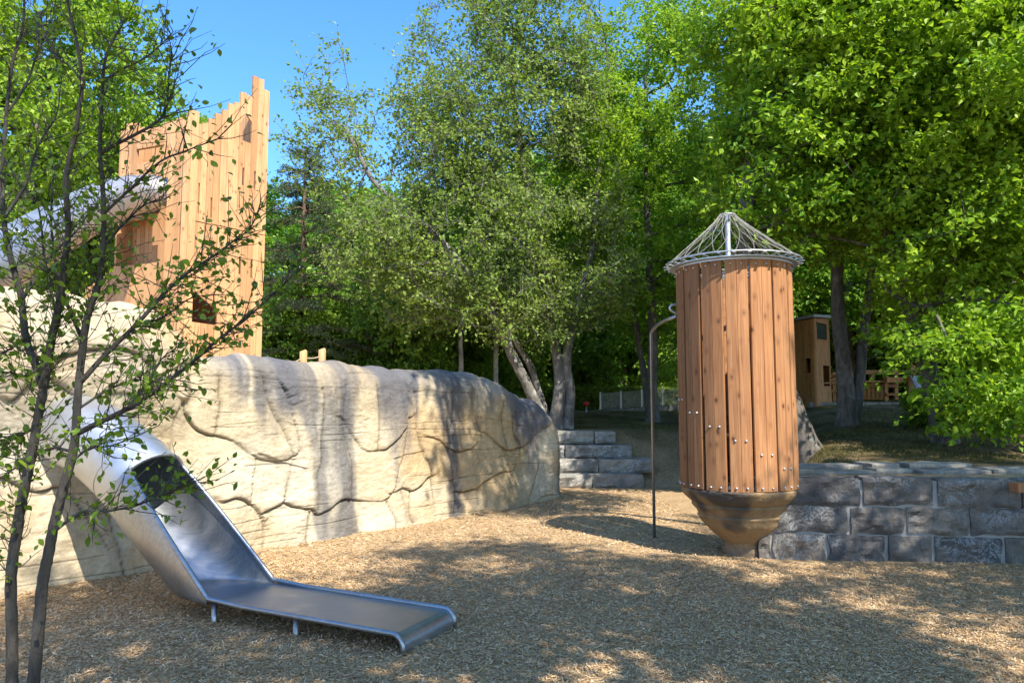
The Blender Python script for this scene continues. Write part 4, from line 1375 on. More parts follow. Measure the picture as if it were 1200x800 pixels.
def tree_meshes(name, seed, trunks, trunk_r, blobs, n_tips, leaf, bark, leafmat, colors, twig_len=(0.25, 0.6), twiglets=5, leaves_per=9,
                leaf_size=(0.09, 0.055), flat=0.7, droop=0.0, shell=0.5, clump=0.9, gap=0.0, twig_geo=False, min_r=0.006, rexp=0.5, bark_sides=7, jitter=0.075, hue_noise=0.5, k_path=0.35):
    rng = np.random.default_rng(seed)
    tips = sample_crown(rng, blobs, n_tips, shell, clump, seed, gap)
    trunks = [crom(t, 4) for t in trunks]
    Pn, par, NT = skeleton(trunks, tips, k_path)
    nN = len(Pn)
    cnt = np.zeros(nN)
    kids = [[] for _ in range(nN)]
    for i in range(nN):
        if par[i] >= 0: kids[par[i]].append(i)
    # children always come after their parents inside each trunk and for tips
    cnt[:] = 1
    for i in range(nN - 1, -1, -1):
        if par[i] >= 0: cnt[par[i]] += cnt[i]
    rad = min_r * cnt ** rexp
    # trunk radius: taper from given base radius
    ofs = 0
    for tr, r0 in zip(trunks, trunk_r):
        m = len(tr)
        for q in range(m):
            rad[ofs + q] = max(rad[ofs + q] * 0.0 + r0 * (1 - 0.72 * q / max(1, m - 1)) * (1 + 0.32 * max(0, 1 - q / 2.0) ** 2), min_r)
        ofs += m
    # cap branch radii by parents
    for i in range(nN):
        if par[i] >= 0 and i >= NT: rad[i] = min(rad[i], rad[par[i]] * 0.8)
    VB = []; FB = []; b = 0
    def add_chain(ch, r):
        nonlocal b
        P = np.array(ch)
        if len(P) >= 3: 
            k = 3
            Q = crom(P, k); rr = np.interp(np.linspace(0, len(P) - 1, len(Q)), np.arange(len(P)), r)
        else:
            Q = P; rr = np.array(r)
        sides = bark_sides if rr[0] > 0.08 else (5 if rr[0] > 0.03 else 3)
        if rr[0] > 0.15: sides = bark_sides + 7
        V, F, _ = tube_arrays(Q, rr, sides)
        VB.append(V); FB.append(F + b); b += len(V)
    ofs = 0
    for tr in trunks:
        idx = list(range(ofs, ofs + len(tr)))
        # densify trunk with bumps
        P = Pn[idx]; rr = rad[idx]
        Q = crom(P, 3); rq = np.interp(np.linspace(0, len(P) - 1, len(Q)), np.arange(len(P)), rr)
        V, F, _ = tube_arrays(Q, rq, bark_sides + 7)
        cen = np.repeat(Q, bark_sides + 7, 0)
        dv = V - cen; L = np.linalg.norm(dv, axis=1, keepdims=True)
        V = V + dv * 0.22 * fbm(V[:, 0] * 5, V[:, 1] * 5, V[:, 2] * 1.8, 3, seed + 9)[:, None]
        VB.append(V); FB.append(F + b); b += len(V)
        ofs += len(tr)
    stack = []
    for i in range(NT):
        for c in kids[i]:
            if c >= NT: stack.append((i, c))
    while stack:
        p, c = stack.pop()
        ch = [Pn[p], Pn[c]]; r = [min(rad[c] * 1.15, rad[p]), rad[c]]
        cur = c
        while kids[cur]:
            ks = sorted(kids[cur], key=lambda q: -cnt[q])
            for q in ks[1:]: stack.append((cur, q))
            cur = ks[0]; ch.append(Pn[cur]); r.append(rad[cur])
        add_chain(ch, r)
    # twiglets and leaves
    tn = np.arange(NT, nN)
    tn = tn[cnt[tn] < 40]
    dirn = Pn[tn] - Pn[par[tn]]
    dirn /= np.maximum(np.linalg.norm(dirn, axis=1, keepdims=True), 1e-6)
    K = twiglets
    base = np.repeat(Pn[tn] , K, 0)
    back = np.repeat((Pn[par[tn]] - Pn[tn]), K, 0)
    bl = np.linalg.norm(back, axis=1, keepdims=True)
    base = base + back / np.maximum(bl, 1e-6) * np.minimum(bl, 0.7) * rng.random((len(base), 1)) * 0.9
    d = np.repeat(dirn, K, 0) * 0.7 + rng.normal(size=(len(base), 3)) * 0.75
    d[:, 2] = d[:, 2] * (1 - 0.45 * flat) - droop
    d /= np.linalg.norm(d, axis=1, keepdims=True)
    ln = rng.uniform(twig_len[0], twig_len[1], len(base))
    if twig_geo:
        mid = base + d * ln[:, None] * 0.55 + rng.normal(size=base.shape) * 0.03; tip = base + d * ln[:, None] * 1.05
        u = np.cross(d, [0, 0, 1.0]); u /= np.maximum(np.linalg.norm(u, axis=1, keepdims=True), 1e-6); v = np.cross(d, u)
        r0 = 0.0055
        vs = []
        for pos, r in ((base, r0), (mid, r0 * .8)):
            for an in (0, 2.094, 4.189):
                vs.append(pos + r * (math.cos(an) * u + math.sin(an) * v))
        vs.append(tip)
        V = np.stack(vs, 1).reshape(-1, 3); q = np.arange(len(base))[:, None] * 7 + b
        for a_, b_ in ((0, 1), (1, 2), (2, 0)):
            FB.append(np.hstack([q + a_, q + b_, q + 3 + b_, q + 3 + a_]))
            FB.append(np.hstack([q + 3 + a_, q + 3 + b_, q + 6, q + 6]) if False else np.hstack([q + 3 + a_, q + 3 + b_, q + 6]))
        VB.append(V); b += len(V)
    m = leaves_per
    f = np.repeat(np.linspace(0.15, 1.05, m)[None], len(base), 0).ravel() + rng.normal(size=len(base) * m) * 0.05
    B = np.repeat(base, m, 0); D = np.repeat(d, m, 0); LN = np.repeat(ln, m)
    pos = B + D * (f * LN)[:, None] + rng.normal(size=B.shape) * jitter * np.array([1, 1, 0.6])
    nL = len(pos)
    ax = D * 0.5 + rng.normal(size=pos.shape) * 0.8
    ax[:, 2] = ax[:, 2] * (1 - 0.6 * flat) - 0.25 - droop * .5
    ax /= np.linalg.norm(ax, axis=1, keepdims=True)
    nrm = rng.normal(size=pos.shape) * (1.15 - flat) + np.array([0.25, -0.42, 0.88]) * flat
    nrm -= ax * (nrm * ax).sum(1, keepdims=True); nrm /= np.maximum(np.linalg.norm(nrm, axis=1, keepdims=True), 1e-6)
    wd = np.cross(ax, nrm)
    sz = rng.uniform(0.5, 1.35, nL)
    L_ = (leaf_size[0] * sz)[:, None]; W_ = (leaf_size[1] * sz)[:, None]
    fold = rng.uniform(0.05, 0.35, nL)[:, None]
    v0 = pos; v2 = pos + ax * L_ - nrm * L_ * 0.12
    v1 = pos + ax * L_ * 0.48 + wd * W_ * 0.5 + nrm * W_ * fold
    v3 = pos + ax * L_ * 0.48 - wd * W_ * 0.5 + nrm * W_ * fold
    V = np.stack([v0, v1, v2, v3], 1).reshape(-1, 3)
    F = np.arange(nL * 4).reshape(-1, 4)
    c0, c1 = np.array(colors[0]), np.array(colors[1])
    hn = fbm(pos[:, 0] * 0.8, pos[:, 1] * 0.8, pos[:, 2] * 0.8, 2, seed + 40)
    tt = np.clip(0.5 + hn * hue_noise + rng.normal(size=nL) * 0.22, 0, 1)[:, None]
    col = (c0 + (c1 - c0) * tt) * rng.uniform(0.8, 1.2, nL)[:, None]
    col = np.repeat(col, 4, 0)
    lm = mesh_np('crown', V, [F], leafmat, False, col)
    Vb = np.vstack(VB)
    quads = [x for x in FB if x.shape[1] == 4]; tris = [x for x in FB if x.shape[1] == 3]
    bmsh = mesh_np('trunk', Vb, ([np.vstack(quads)] if quads else []) + ([np.vstack(tris)] if tris else []), bark, True)
    return bmsh, lm

def plant_tree(name, meshes, loc, rz, sc, label, cat='tree', group=None):
    t = thing(name, loc, label, cat, group)
    t.rotation_euler = (0, 0, rz)
    t.scale = sc if isinstance(sc, (tuple, list)) else (sc, sc, sc)
    link('trunk', meshes[0], t); link('crown', meshes[1], t)
    return t

def gz(x, y):
    return float(ground_h(x, y)) - 0.08

M['bark_mid'] = bark_mat('spotted_bark', (0.05, 0.045, 0.04), (0.20, 0.18, 0.155), (0.42, 0.42, 0.38), 8, 0.6)
GREEN_OAK = ((0.118, 0.255, 0.024), (0.344, 0.479, 0.035))
GREEN_BRIGHT = ((0.131, 0.252, 0.025), (0.313, 0.426, 0.035))
GREEN_MID = ((0.116, 0.243, 0.034), (0.296, 0.421, 0.059))
GREEN_DARK = ((0.09, 0.224, 0.028), (0.237, 0.391, 0.048))
GREEN_GREY = ((0.146, 0.24, 0.052), (0.318, 0.404, 0.086))

# ---- oaks at the right ------------------------------------------------
oakA = tree_meshes('oakA', 11, [[(0, 0, 0), (-0.35, 0, 1.0), (-0.8, 0.1, 2.4), (-0.95, 0.1, 4.5), (-0.6, 0, 7.0), (-0.3, 0, 9.5)],
                                ],
                   [0.27], [((1.3, 1.2, 7.2), (3.2, 3.0, 3.3)), ((1.6, 1.2, 9.6), (3.0, 2.8, 3.0)), ((0.1, 0.3, 5.4), (1.8, 1.8, 1.2)), ((2.5, -0.6, 4.7), (2.3, 2.0, 1.8)), ((0.1, -0.2, 5.3), (2.1, 1.6, 1.6), 1.6), ((0.9, -0.6, 7.4), (2.2, 1.8, 2.0), 1.4), ((-0.8, -0.7, 4.3), (1.2, 0.6, 0.9), 4.0)],
                   1250, None, M['bark'], M['leaf'], GREEN_OAK, twiglets=7, leaves_per=10, leaf_size=(0.115, 0.075), flat=0.5, shell=0.45, clump=0.7, gap=0.05)
oakB = tree_meshes('oakB', 23, [[(0, 0, 0), (0.05, 0, 1.0), (-0.05, 0, 2.5), (0.1, 0, 5.0), (0.0, 0.1, 8.0), (0.1, 0, 11)],
                                [(0.12, 0, 0.0), (0.3, 0, 0.8), (0.55, 0.1, 2.2), (1.0, 0.2, 4.5), (1.6, 0.2, 7.0)]],
                   [0.20, 0.15], [((0, 0, 7.5), (4.3, 4.0, 4.2)), ((0.3, 0, 10.5), (3.5, 3.3, 3.6)), ((2.6, -1.2, 5.0), (2.4, 2.2, 1.9)), ((-2.4, -1.4, 5.2), (2.5, 2.2, 1.9)), ((0.55, -0.9, 1.75), (1.2, 0.8, 0.45), 3.0), ((0.9, -0.9, 2.9), (1.5, 1.0, 0.6), 2.0)],
                   1150, None, M['bark'], M['leaf'], GREEN_OAK, twiglets=7, leaves_per=11, leaf_size=(0.115, 0.075), flat=0.5, shell=0.45, clump=0.75, gap=0.02)
plant_tree('oak_tree', oakA, (5.22, 13.1, gz(5.22, 13.1)), 0.0, 1.0, 'big oak tree whose thick leaning trunk stands right behind the barrel turret')
oakD = tree_meshes('oakD', 27, [[(0, 0, 0), (0.05, 0, 1.0), (-0.05, 0, 2.5), (0.2, 0.3, 5.0), (0.9, 0.8, 8.0), (1.2, 1.0, 11)],
                                [(0.12, 0, 0.0), (0.3, 0, 0.8), (0.55, 0.1, 2.2), (1.0, 0.2, 4.5), (1.6, 0.2, 7.0)]],
                   [0.20, 0.15], [((1.6, 0.8, 8.0), (3.2, 3.0, 3.0)), ((1.4, 1.0, 10.6), (2.6, 2.4, 2.6)), ((2.6, -1.2, 5.0), (2.2, 2.0, 1.7)), ((0.55, -0.9, 1.75), (1.2, 0.8, 0.45), 3.0), ((0.9, -0.9, 2.9), (1.5, 1.0, 0.6), 2.0), ((-0.6, 0, 4.4), (1.6, 1.4, 1.0))],
                   820, None, M['bark'], M['leaf'], GREEN_OAK, twiglets=7, leaves_per=10, leaf_size=(0.115, 0.075), flat=0.5, shell=0.4, clump=0.75, gap=0.03)
plant_tree('oak_tree', oakD, (7.25, 16.2, gz(7.25, 16.2)), 0.0, 1.05, 'big oak tree with a forked double trunk in front of the timber playhouse')
oakC = tree_meshes('oakC', 29, [[(0, 0, 0), (-0.15, 0, 1.0), (-0.42, 0, 2.2), (-0.68, 0, 3.2), (-0.9, 0, 5.0), (-0.7, 0, 7.5), (-0.5, 0, 10)],
                                [(-0.42, 0, 2.2), (-0.2, -0.5, 2.5), (0.3, -1.1, 2.4), (0.9, -1.5, 2.1)], [(-0.42, 0, 2.2), (-0.6, -0.6, 2.4), (-0.75, -1.2, 2.2), (-0.8, -1.6, 1.7)]],
                   [0.19, 0.06, 0.05], [((0.5, 0, 7.2), (3.5, 3.5, 3.8)), ((0.7, 0, 10.0), (3.0, 3.0, 3.2)), ((1.8, -1.0, 4.9), (2.6, 2.2, 1.9)), ((-1.7, -0.6, 5.0), (1.9, 1.8, 1.3)),
                                  ((-0.8, -1.6, 1.7), (0.9, 0.7, 0.30), 3.0), ((-0.25, -1.9, 0.85), (1.0, 0.7, 0.36), 3.5), ((0.5, -1.4, 1.8), (1.2, 0.8, 0.6), 3.0), ((0.3, -1.2, 0.6), (1.0, 0.6, 0.35), 3.0), ((1.6, -0.8, 2.9), (1.4, 1.0, 0.7), 1.5), ((-1.0, -0.7, 1.75), (0.85, 0.6, 0.35), 3.0), ((-0.9, -0.9, 2.9), (0.9, 0.7, 0.5), 2.0)],
                   1600, None, M['bark'], M['leaf'], GREEN_OAK, twiglets=7, leaves_per=11, leaf_size=(0.115, 0.075), flat=0.5, shell=0.4, clump=0.75, gap=0.0)
plant_tree('oak_tree', oakC, (7.55, 13.0, gz(7.55, 13.0)), 0.0, 1.0, 'oak tree with low bright branches hanging over the wall at the far right')
plant_tree('oak_tree', oakB, (3.9, 20.5, gz(3.9, 20.5)), 1.9, 0.92, 'leafy oak tree in the shadow between the multi-stemmed tree and the barrel turret')
plant_tree('oak_tree', oakA, (13.5, 17.5, gz(13.5, 17.5)), 4.0, 1.15, 'tall oak tree filling the top right corner behind the others')

# ---- shade trees beside and behind the viewer: they throw the dappled shade over the playground
oakS = tree_meshes('oakS', 47, [[(0, 0, 0), (0.1, 0, 2.5), (0, 0.1, 5.5), (0, 0, 9.5)]], [0.24],
                   [((-0.3, 0, 6.9), (3.9, 3.6, 3.3)), ((0.2, 0, 9.2), (3.4, 3.2, 3.2)), ((-1.9, -1.0, 5.6), (2.6, 2.2, 1.6)), ((2.0, -1.2, 5.6), (2.6, 2.2, 1.7))], 1000, None, M['bark'], M['leaf'], GREEN_OAK,
                   twiglets=7, leaves_per=10, leaf_size=(0.115, 0.075), flat=0.5, shell=0.4, clump=0.55, gap=0.06)
def shade(meshes, cx, cy, rz, sc, label):
    plant_tree('oak_tree', meshes, (cx, cy, gz(cx, cy) if cy < 8 else gz(cx, cy)), rz, sc, label)
shade(oakS, 3.6, -1.5, 0.6, (1.12, 1.05, 1.0), 'oak tree just behind the viewpoint shading the wood chips')
shade(oakS, 9.9, 1.4, 2.2, (1.05, 0.95, 1.0), 'oak tree right of the viewpoint shading the stone wall')
oakL = tree_meshes('oakL', 43, [[(0, 0, 0), (-0.1, 0, 2.5), (-0.6, 0.3, 5.5), (-2.4, 1.2, 9.0)]], [0.2],
                   [((-3.2, 1.7, 9.6), (2.1, 1.9, 1.9)), ((-4.2, 1.2, 9.2), (1.4, 1.3, 1.4)), ((-2.0, 1.6, 9.9), (1.5, 1.6, 1.7))], 300, None, M['bark'], M['leaf'], GREEN_OAK,
                   twiglets=6, leaves_per=7, leaf_size=(0.115, 0.075), flat=0.5, shell=0.3, clump=0.6, gap=0.02)
shade(oakS, 15.2, 7.2, 4.1, (1.0, 1.0, 1.0), 'oak tree far right of the view shading the bank behind the stone wall')
shade(oakL, 6.9, 5.2, 0.0, 1.0, 'lighter oak tree beside the view on the right dappling the rock wall end and steps')

# ---- sparse multi-stemmed tree in the middle ---------------------------
def middle_tree():
    Yb = 17.4
    base = at(656, 500, Yb); bz = float(base[2]) - 0.05
    base = np.array([base[0], Yb, bz])
    def q(x, y, dY=0): return tuple(at(x, y, Yb + dY) - base)
    trunks = [
        [q(650, 503), q(654, 470), q(656, 440, .1), q(648, 390, .2), q(640, 330, .3), q(622, 240, .2), q(606, 150), q(598, 60)],
        [q(640, 500, -.1), q(622, 460, -.2), q(600, 415, -.4), q(572, 358, -.6), q(540, 310, -.8), q(490, 255, -1.), q(440, 215, -1), q(405, 150, -.8)],
        [q(664, 502, .1), q(668, 460, .1), q(664, 420, .1), q(676, 360, .3), q(694, 290, .5), q(702, 200, .6), q(712, 120, .6)],
        [q(645, 500, .2), q(632, 462, .3), q(622, 430, .4), q(600, 390, .6), q(588, 330, .8), q(560, 240, .8), q(540, 120, .6)],
    ]
    def bl(x, y, rx, rz_, dY=0, ry=2.0, wgt=1.0):
        c = at(x, y, Yb + dY) - base
        k = (Yb + dY) / FOC
        return (tuple(c), (rx * k, ry, rz_ * k), wgt)
    blobs = [bl(585, 110, 120, 150), bl(620, 20, 95, 90), bl(530, 150, 75, 110, -.5, 1.8), bl(385, 160, 62, 115, -.6, 1.5, 0.8), bl(455, 285, 80, 55, -.8, 1.8), bl(560, 285, 130, 75, -.3, 2.2),
             bl(690, 170, 40, 110, .5, 1.5), bl(670, 300, 90, 80, 0, 2), bl(620, 360, 95, 40, -.4, 1.6, 1.2), bl(510, 350, 70, 40, -.6, 1.5)]
    ms = tree_meshes('mid', 37, trunks, [0.17, 0.145, 0.14, 0.10], blobs, 1800, None, M['bark_mid'], M['leaf'], GREEN_GREY, twiglets=5, leaves_per=8,
                     leaf_size=(0.095, 0.062), flat=0.3, shell=0.25, clump=0.8, gap=-0.1, twig_geo=True, twig_len=(0.3, 0.75), min_r=0.006, rexp=0.44, jitter=0.05)
    t = plant_tree('multi_stemmed_tree', ms, tuple(base), 0, 1, 'airy multi-stemmed tree with sparse small leaves and pale twigs behind the rock wall end')
middle_tree()

# ---- trees behind the tower at the left --------------------------------
maple = tree_meshes('maple', 51, [[(0, 0, 0), (0.1, 0, 2), (0, 0, 4.5), (0.1, 0, 7.5), (0, 0, 10)]], [0.25],
                    [((0, 0, 6.5), (3.8, 3.6, 4.2)), ((0.5, 0, 9.4), (2.8, 2.6, 2.6)), ((-1.5, -0.5, 3.4), (3, 2.6, 2.2)), ((1.8, -.5, 3.8), (2.6, 2.4, 2.2))],
                    1300, None, M['bark'], M['leaf'], GREEN_BRIGHT, twiglets=6, leaves_per=10, leaf_size=(0.14, 0.10), flat=0.55, shell=0.55, clump=0.7, gap=-0.02)
def spot(x, Y): 
    X = (x - 600) / FOC * Y
    return (X, Y, gz(X, Y))
plant_tree('maple_tree', maple, spot(20, 19.5), 0.4, (1.0, 1.0, 1.12), 'bright green maple tree filling the left edge behind the tube slide')
plant_tree('maple_tree', maple, spot(182, 27), 2.0, 0.98, 'dark green treetop rising above the jagged left crest of the timber tower')
plant_tree('maple_tree', maple, spot(92, 24), 3.6, 0.84, 'bright green maple tree between the left edge and the timber tower')

# ---- dark wood behind ----------------------------------------------------
wood_tree = tree_meshes('wood', 61, [[(0, 0, 0), (0.1, 0, 3), (0, 0.1, 6), (0, 0, 10)]], [0.22],
                        [((0, 0, 7.0), (3.6, 3.4, 4.6)), ((0.3, 0, 10), (2.4, 2.4, 2.4)), ((1.4, -1, 3.6), (2.4, 2.2, 2.4)), ((-1.6, -1, 3.2), (2.4, 2.2, 2.4))],
                        1100, None, M['bark'], M['leaf'], GREEN_DARK, twiglets=6, leaves_per=9, leaf_size=(0.17, 0.12), flat=0.6, shell=0.55, clump=0.6, gap=-0.02)
shrub = tree_meshes('shrub', 71, [[(0, 0, 0), (0.05, 0, 0.8), (0, 0, 1.8)], [(0.1, 0, 0), (0.5, 0.1, 1.0), (0.8, 0, 2.0)], [(-0.1, 0, 0), (-0.5, 0, 1.0), (-0.8, 0, 1.9)]], [0.04, 0.035, 0.035],
                    [((0, 0, 1.6), (1.5, 1.3, 1.3)), ((0.6, -.2, 2.3), (0.9, 0.9, 0.8)), ((-.7, -.2, 2.0), (0.9, .9, .8)), ((0, -0.3, 0.8), (1.5, 1.2, 0.7))], 420, None, M['bark'], M['leaf'], GREEN_MID,
                    twiglets=6, leaves_per=9, leaf_size=(0.11, 0.075), flat=0.5, shell=0.6, clump=1.2, gap=-0.05, twig_len=(0.15, 0.4))
rngp = random.Random(5)
for k, (x, Y, s) in enumerate([(300, 34, .84), (380, 38, .86), (455, 36, .82), (530, 39, .92), (610, 37, 1.0), (690, 35, 1.05), (770, 34, 1.1), (850, 36, 1.1), (930, 34, 1.1), (1010, 37, 1.1), (1090, 34, 1.1), (1170, 36, 1.15), (1250, 34, 1.1),
                               (240, 40, .95), (-40, 36, 1.1), (60, 38, 1.0), (420, 29, 0.72), (500, 27.5, 0.68), (585, 29, 0.74), (730, 28, 0.95), (660, 31, .85), (1000, 28, .9), (1130, 26, .9), (1260, 25, 1.0)]):
    plant_tree('forest_tree', wood_tree, spot(x, Y), rngp.uniform(0, 6.28), (s, s, s * rngp.uniform(0.93, 1.05)), 'dark green tree in the dense wood behind the playground', group='trees of the wood behind')
for k, (x, Y, s, lab) in enumerate([(322, 21, 1.05, 'round bright shrub right beside the foot of the timber tower'), (400, 22, 1.0, 'leafy shrub behind the two rope railing posts'),
                                    (460, 21, 1.1, 'broad shrub behind the middle of the rock wall crest'), (520, 23, 1.1, 'shrub behind the white birch trunk'),
                                    (600, 26, 1.0, 'shaded shrub behind the leaning stem of the multi-stemmed tree')]):
    plant_tree('shrub', shrub, spot(x, Y), k * 1.3, (s, s, s * 1.25), lab, 'shrub')
for k, (x, Y, s) in enumerate([(340, 27, 1.5), (440, 28, 1.6), (560, 30, 1.7), (640, 29, 1.6), (700, 30, 1.6), (760, 29, 1.7), (820, 30, 1.7), (880, 29, 1.7), (935, 31, 1.7), (1120, 27, 1.7), (1180, 26, 1.6), (1060, 30, 1.7), (990, 31, 1.7), (1230, 24, 1.6)]):
    plant_tree('shrub', shrub, spot(x, Y), k * 2.1, (s, s, s * 1.15), 'dark shrub in the undergrowth of the wood behind', 'shrub', 'undergrowth shrubs of the wood')
for k, (x, Y, s, lab) in enumerate([(1085, 15.5, 0.38, 'dark shrub on the bank below the hanging oak branches')]):
    plant_tree('shrub', shrub, spot(x, Y), k * 2.9 + 1, (s * 1.5, s, s * 0.8), lab, 'shrub')

hedge = tree_meshes('hedge', 77, [[(0, 0, 0), (0.05, 0, 0.8), (0, 0, 1.8)]], [0.03], [((0, 0, 1.2), (1.4, 1.1, 1.2)), ((0.2, -.2, 1.9), (1.1, 0.9, 0.8))], 300, None, M['bark'], M['leaf'], ((0.13, 0.21, 0.03), (0.27, 0.34, 0.07)),
                    twiglets=5, leaves_per=8, leaf_size=(0.15, 0.10), flat=0.5, shell=0.6, clump=1.2, gap=-0.05, twig_len=(0.15, 0.4))
# ---- hedge of small shrubs behind the far fence --------------------------
for k, x in enumerate(range(668, 800, 16)):
    plant_tree('hedge_shrub', hedge, spot(x, 26.2 + 0.2 * (k % 2)), k * 1.7, (0.42, 0.42, 0.34), 'low light green hedge shrub behind the mesh fence', 'shrub', 'hedge shrubs behind the fence')

# ---- birches ---------------------------------------------------------------
birch = tree_meshes('birch', 81, [[(0, 0, 0), (0.03, 0, 2), (-0.03, 0, 4), (0.05, 0, 6), (0, 0, 8.2)]], [0.095],
                    [((0, 0, 5.6), (1.5, 1.5, 2.6)), ((0.1, 0, 7.8), (1.0, 1.0, 1.4)), ((0.7, -0.2, 4.2), (1.2, 1.1, 1.0)), ((-.6, -.4, 4.1), (1.0, 1, .9))], 420, None, M['bark_birch'], M['leaf'], GREEN_MID, twiglets=6, leaves_per=7,
                    leaf_size=(0.08, 0.055), flat=0.2, droop=0.5, shell=0.4, clump=0.9, twig_len=(0.3, 0.7))
plant_tree('birch_tree', birch, spot(539, 20.5), 0.3, 0.86, 'slim white birch trunk behind the rock wall, left of the leaning stem')
plant_tree('birch_tree', birch, spot(582, 21.5), 2.6, 0.92, 'black-flecked birch trunk just left of the multi-stemmed tree')

# ---- pine --------------------------------------------------------------------
def pine():
    rng = np.random.default_rng(91)
    Hh = 9.0
    tr = [(0, 0, 0), (0.05, 0, 3), (-0.02, 0, 6), (0, 0, Hh)]
    VB = []; FB = []; b = 0
    def addt(P, r, s):
        nonlocal b
        V, F, _ = tube_arrays(P, r, s); VB.append(V); FB.append(F + b); b += len(V)
    Q = crom(tr, 6); addt(Q, np.linspace(0.15, 0.02, len(Q)), 12)
    pos = []; dirs = []
    z = 2.2
    while z < Hh - 0.1:
        Lm = 2.6 * (1 - ((z - 2.2) / (Hh - 2.0)) ** 1.3) * rng.uniform(0.8, 1.1) + 0.25
        for k in range(rng.integers(4, 6)):
            an = rng.uniform(0, 6.28); L = Lm * rng.uniform(0.55, 1.1)
            d = np.array([math.cos(an), math.sin(an), 0])
            p = [np.array([0, 0, z]) + d * L * u + np.array([0, 0, 0.25 * L * u - 0.45 * L * u * u + (0.2 * L * max(0, u - .7))]) + rng.normal(size=3) * 0.03 for u in np.linspace(0, 1, 6)]
            addt(p, np.linspace(0.028, 0.006, 6), 4)
            for u in np.linspace(0.3, 1, int(4 + L * 5)):
                c = np.array([np.interp(u, np.linspace(0, 1, 6), [q[i] for q in p]) for i in range(3)])
                for s_ in (-1, 1):
                    sd_ = np.cross(d, [0, 0, 1]) * s_ + d * 0.7 + rng.normal(size=3) * 0.25; sd_ /= np.linalg.norm(sd_)
                    tl = rng.uniform(0.15, 0.5) * (1.2 - 0.6 * u)
                    for w_ in np.linspace(0.15, 1, max(2, int(tl / 0.06))):
                        pos.append(c + sd_ * tl * w_); dirs.append(sd_)
        z += rng.uniform(0.28, 0.42)
    pos = np.array(pos); dirs = np.array(dirs)
    K = 6
    B = np.repeat(pos, K, 0); D = np.repeat(dirs, K, 0) * 0.6 + rng.normal(size=(len(B), 3)) * 0.7 + np.array([0, 0, 0.25]); D /= np.linalg.norm(D, axis=1, keepdims=True)
    L = rng.uniform(0.07, 0.14, len(B))[:, None]
    sdv = np.cross(D, rng.normal(size=D.shape)); sdv /= np.linalg.norm(sdv, axis=1, keepdims=True)
    wq = 0.009
    V = np.stack([B - sdv * wq, B + sdv * wq, B + D * L + sdv * wq * .4, B + D * L - sdv * wq * .4], 1).reshape(-1, 3)
    F = np.arange(len(V)).reshape(-1, 4)
    col = np.array([0.085, 0.115, 0.06]) * rng.uniform(0.7, 1.3, len(B))[:, None] + np.array([0.02, 0.02, 0]) * rng.random((len(B), 1))
    lm = mesh_np('crown', V, [F], M['needle'], False, np.repeat(col, 4, 0))
    bm_ = mesh_np('trunk', np.vstack(VB), [np.vstack(FB)], M['bark_pine'], True)
    plant_tree('pine_tree', (bm_, lm), spot(352, 20.5), 0.5, (0.95, 0.95, 0.87), 'grey-green pine tree with a bare brown trunk right of the timber tower')
pine()

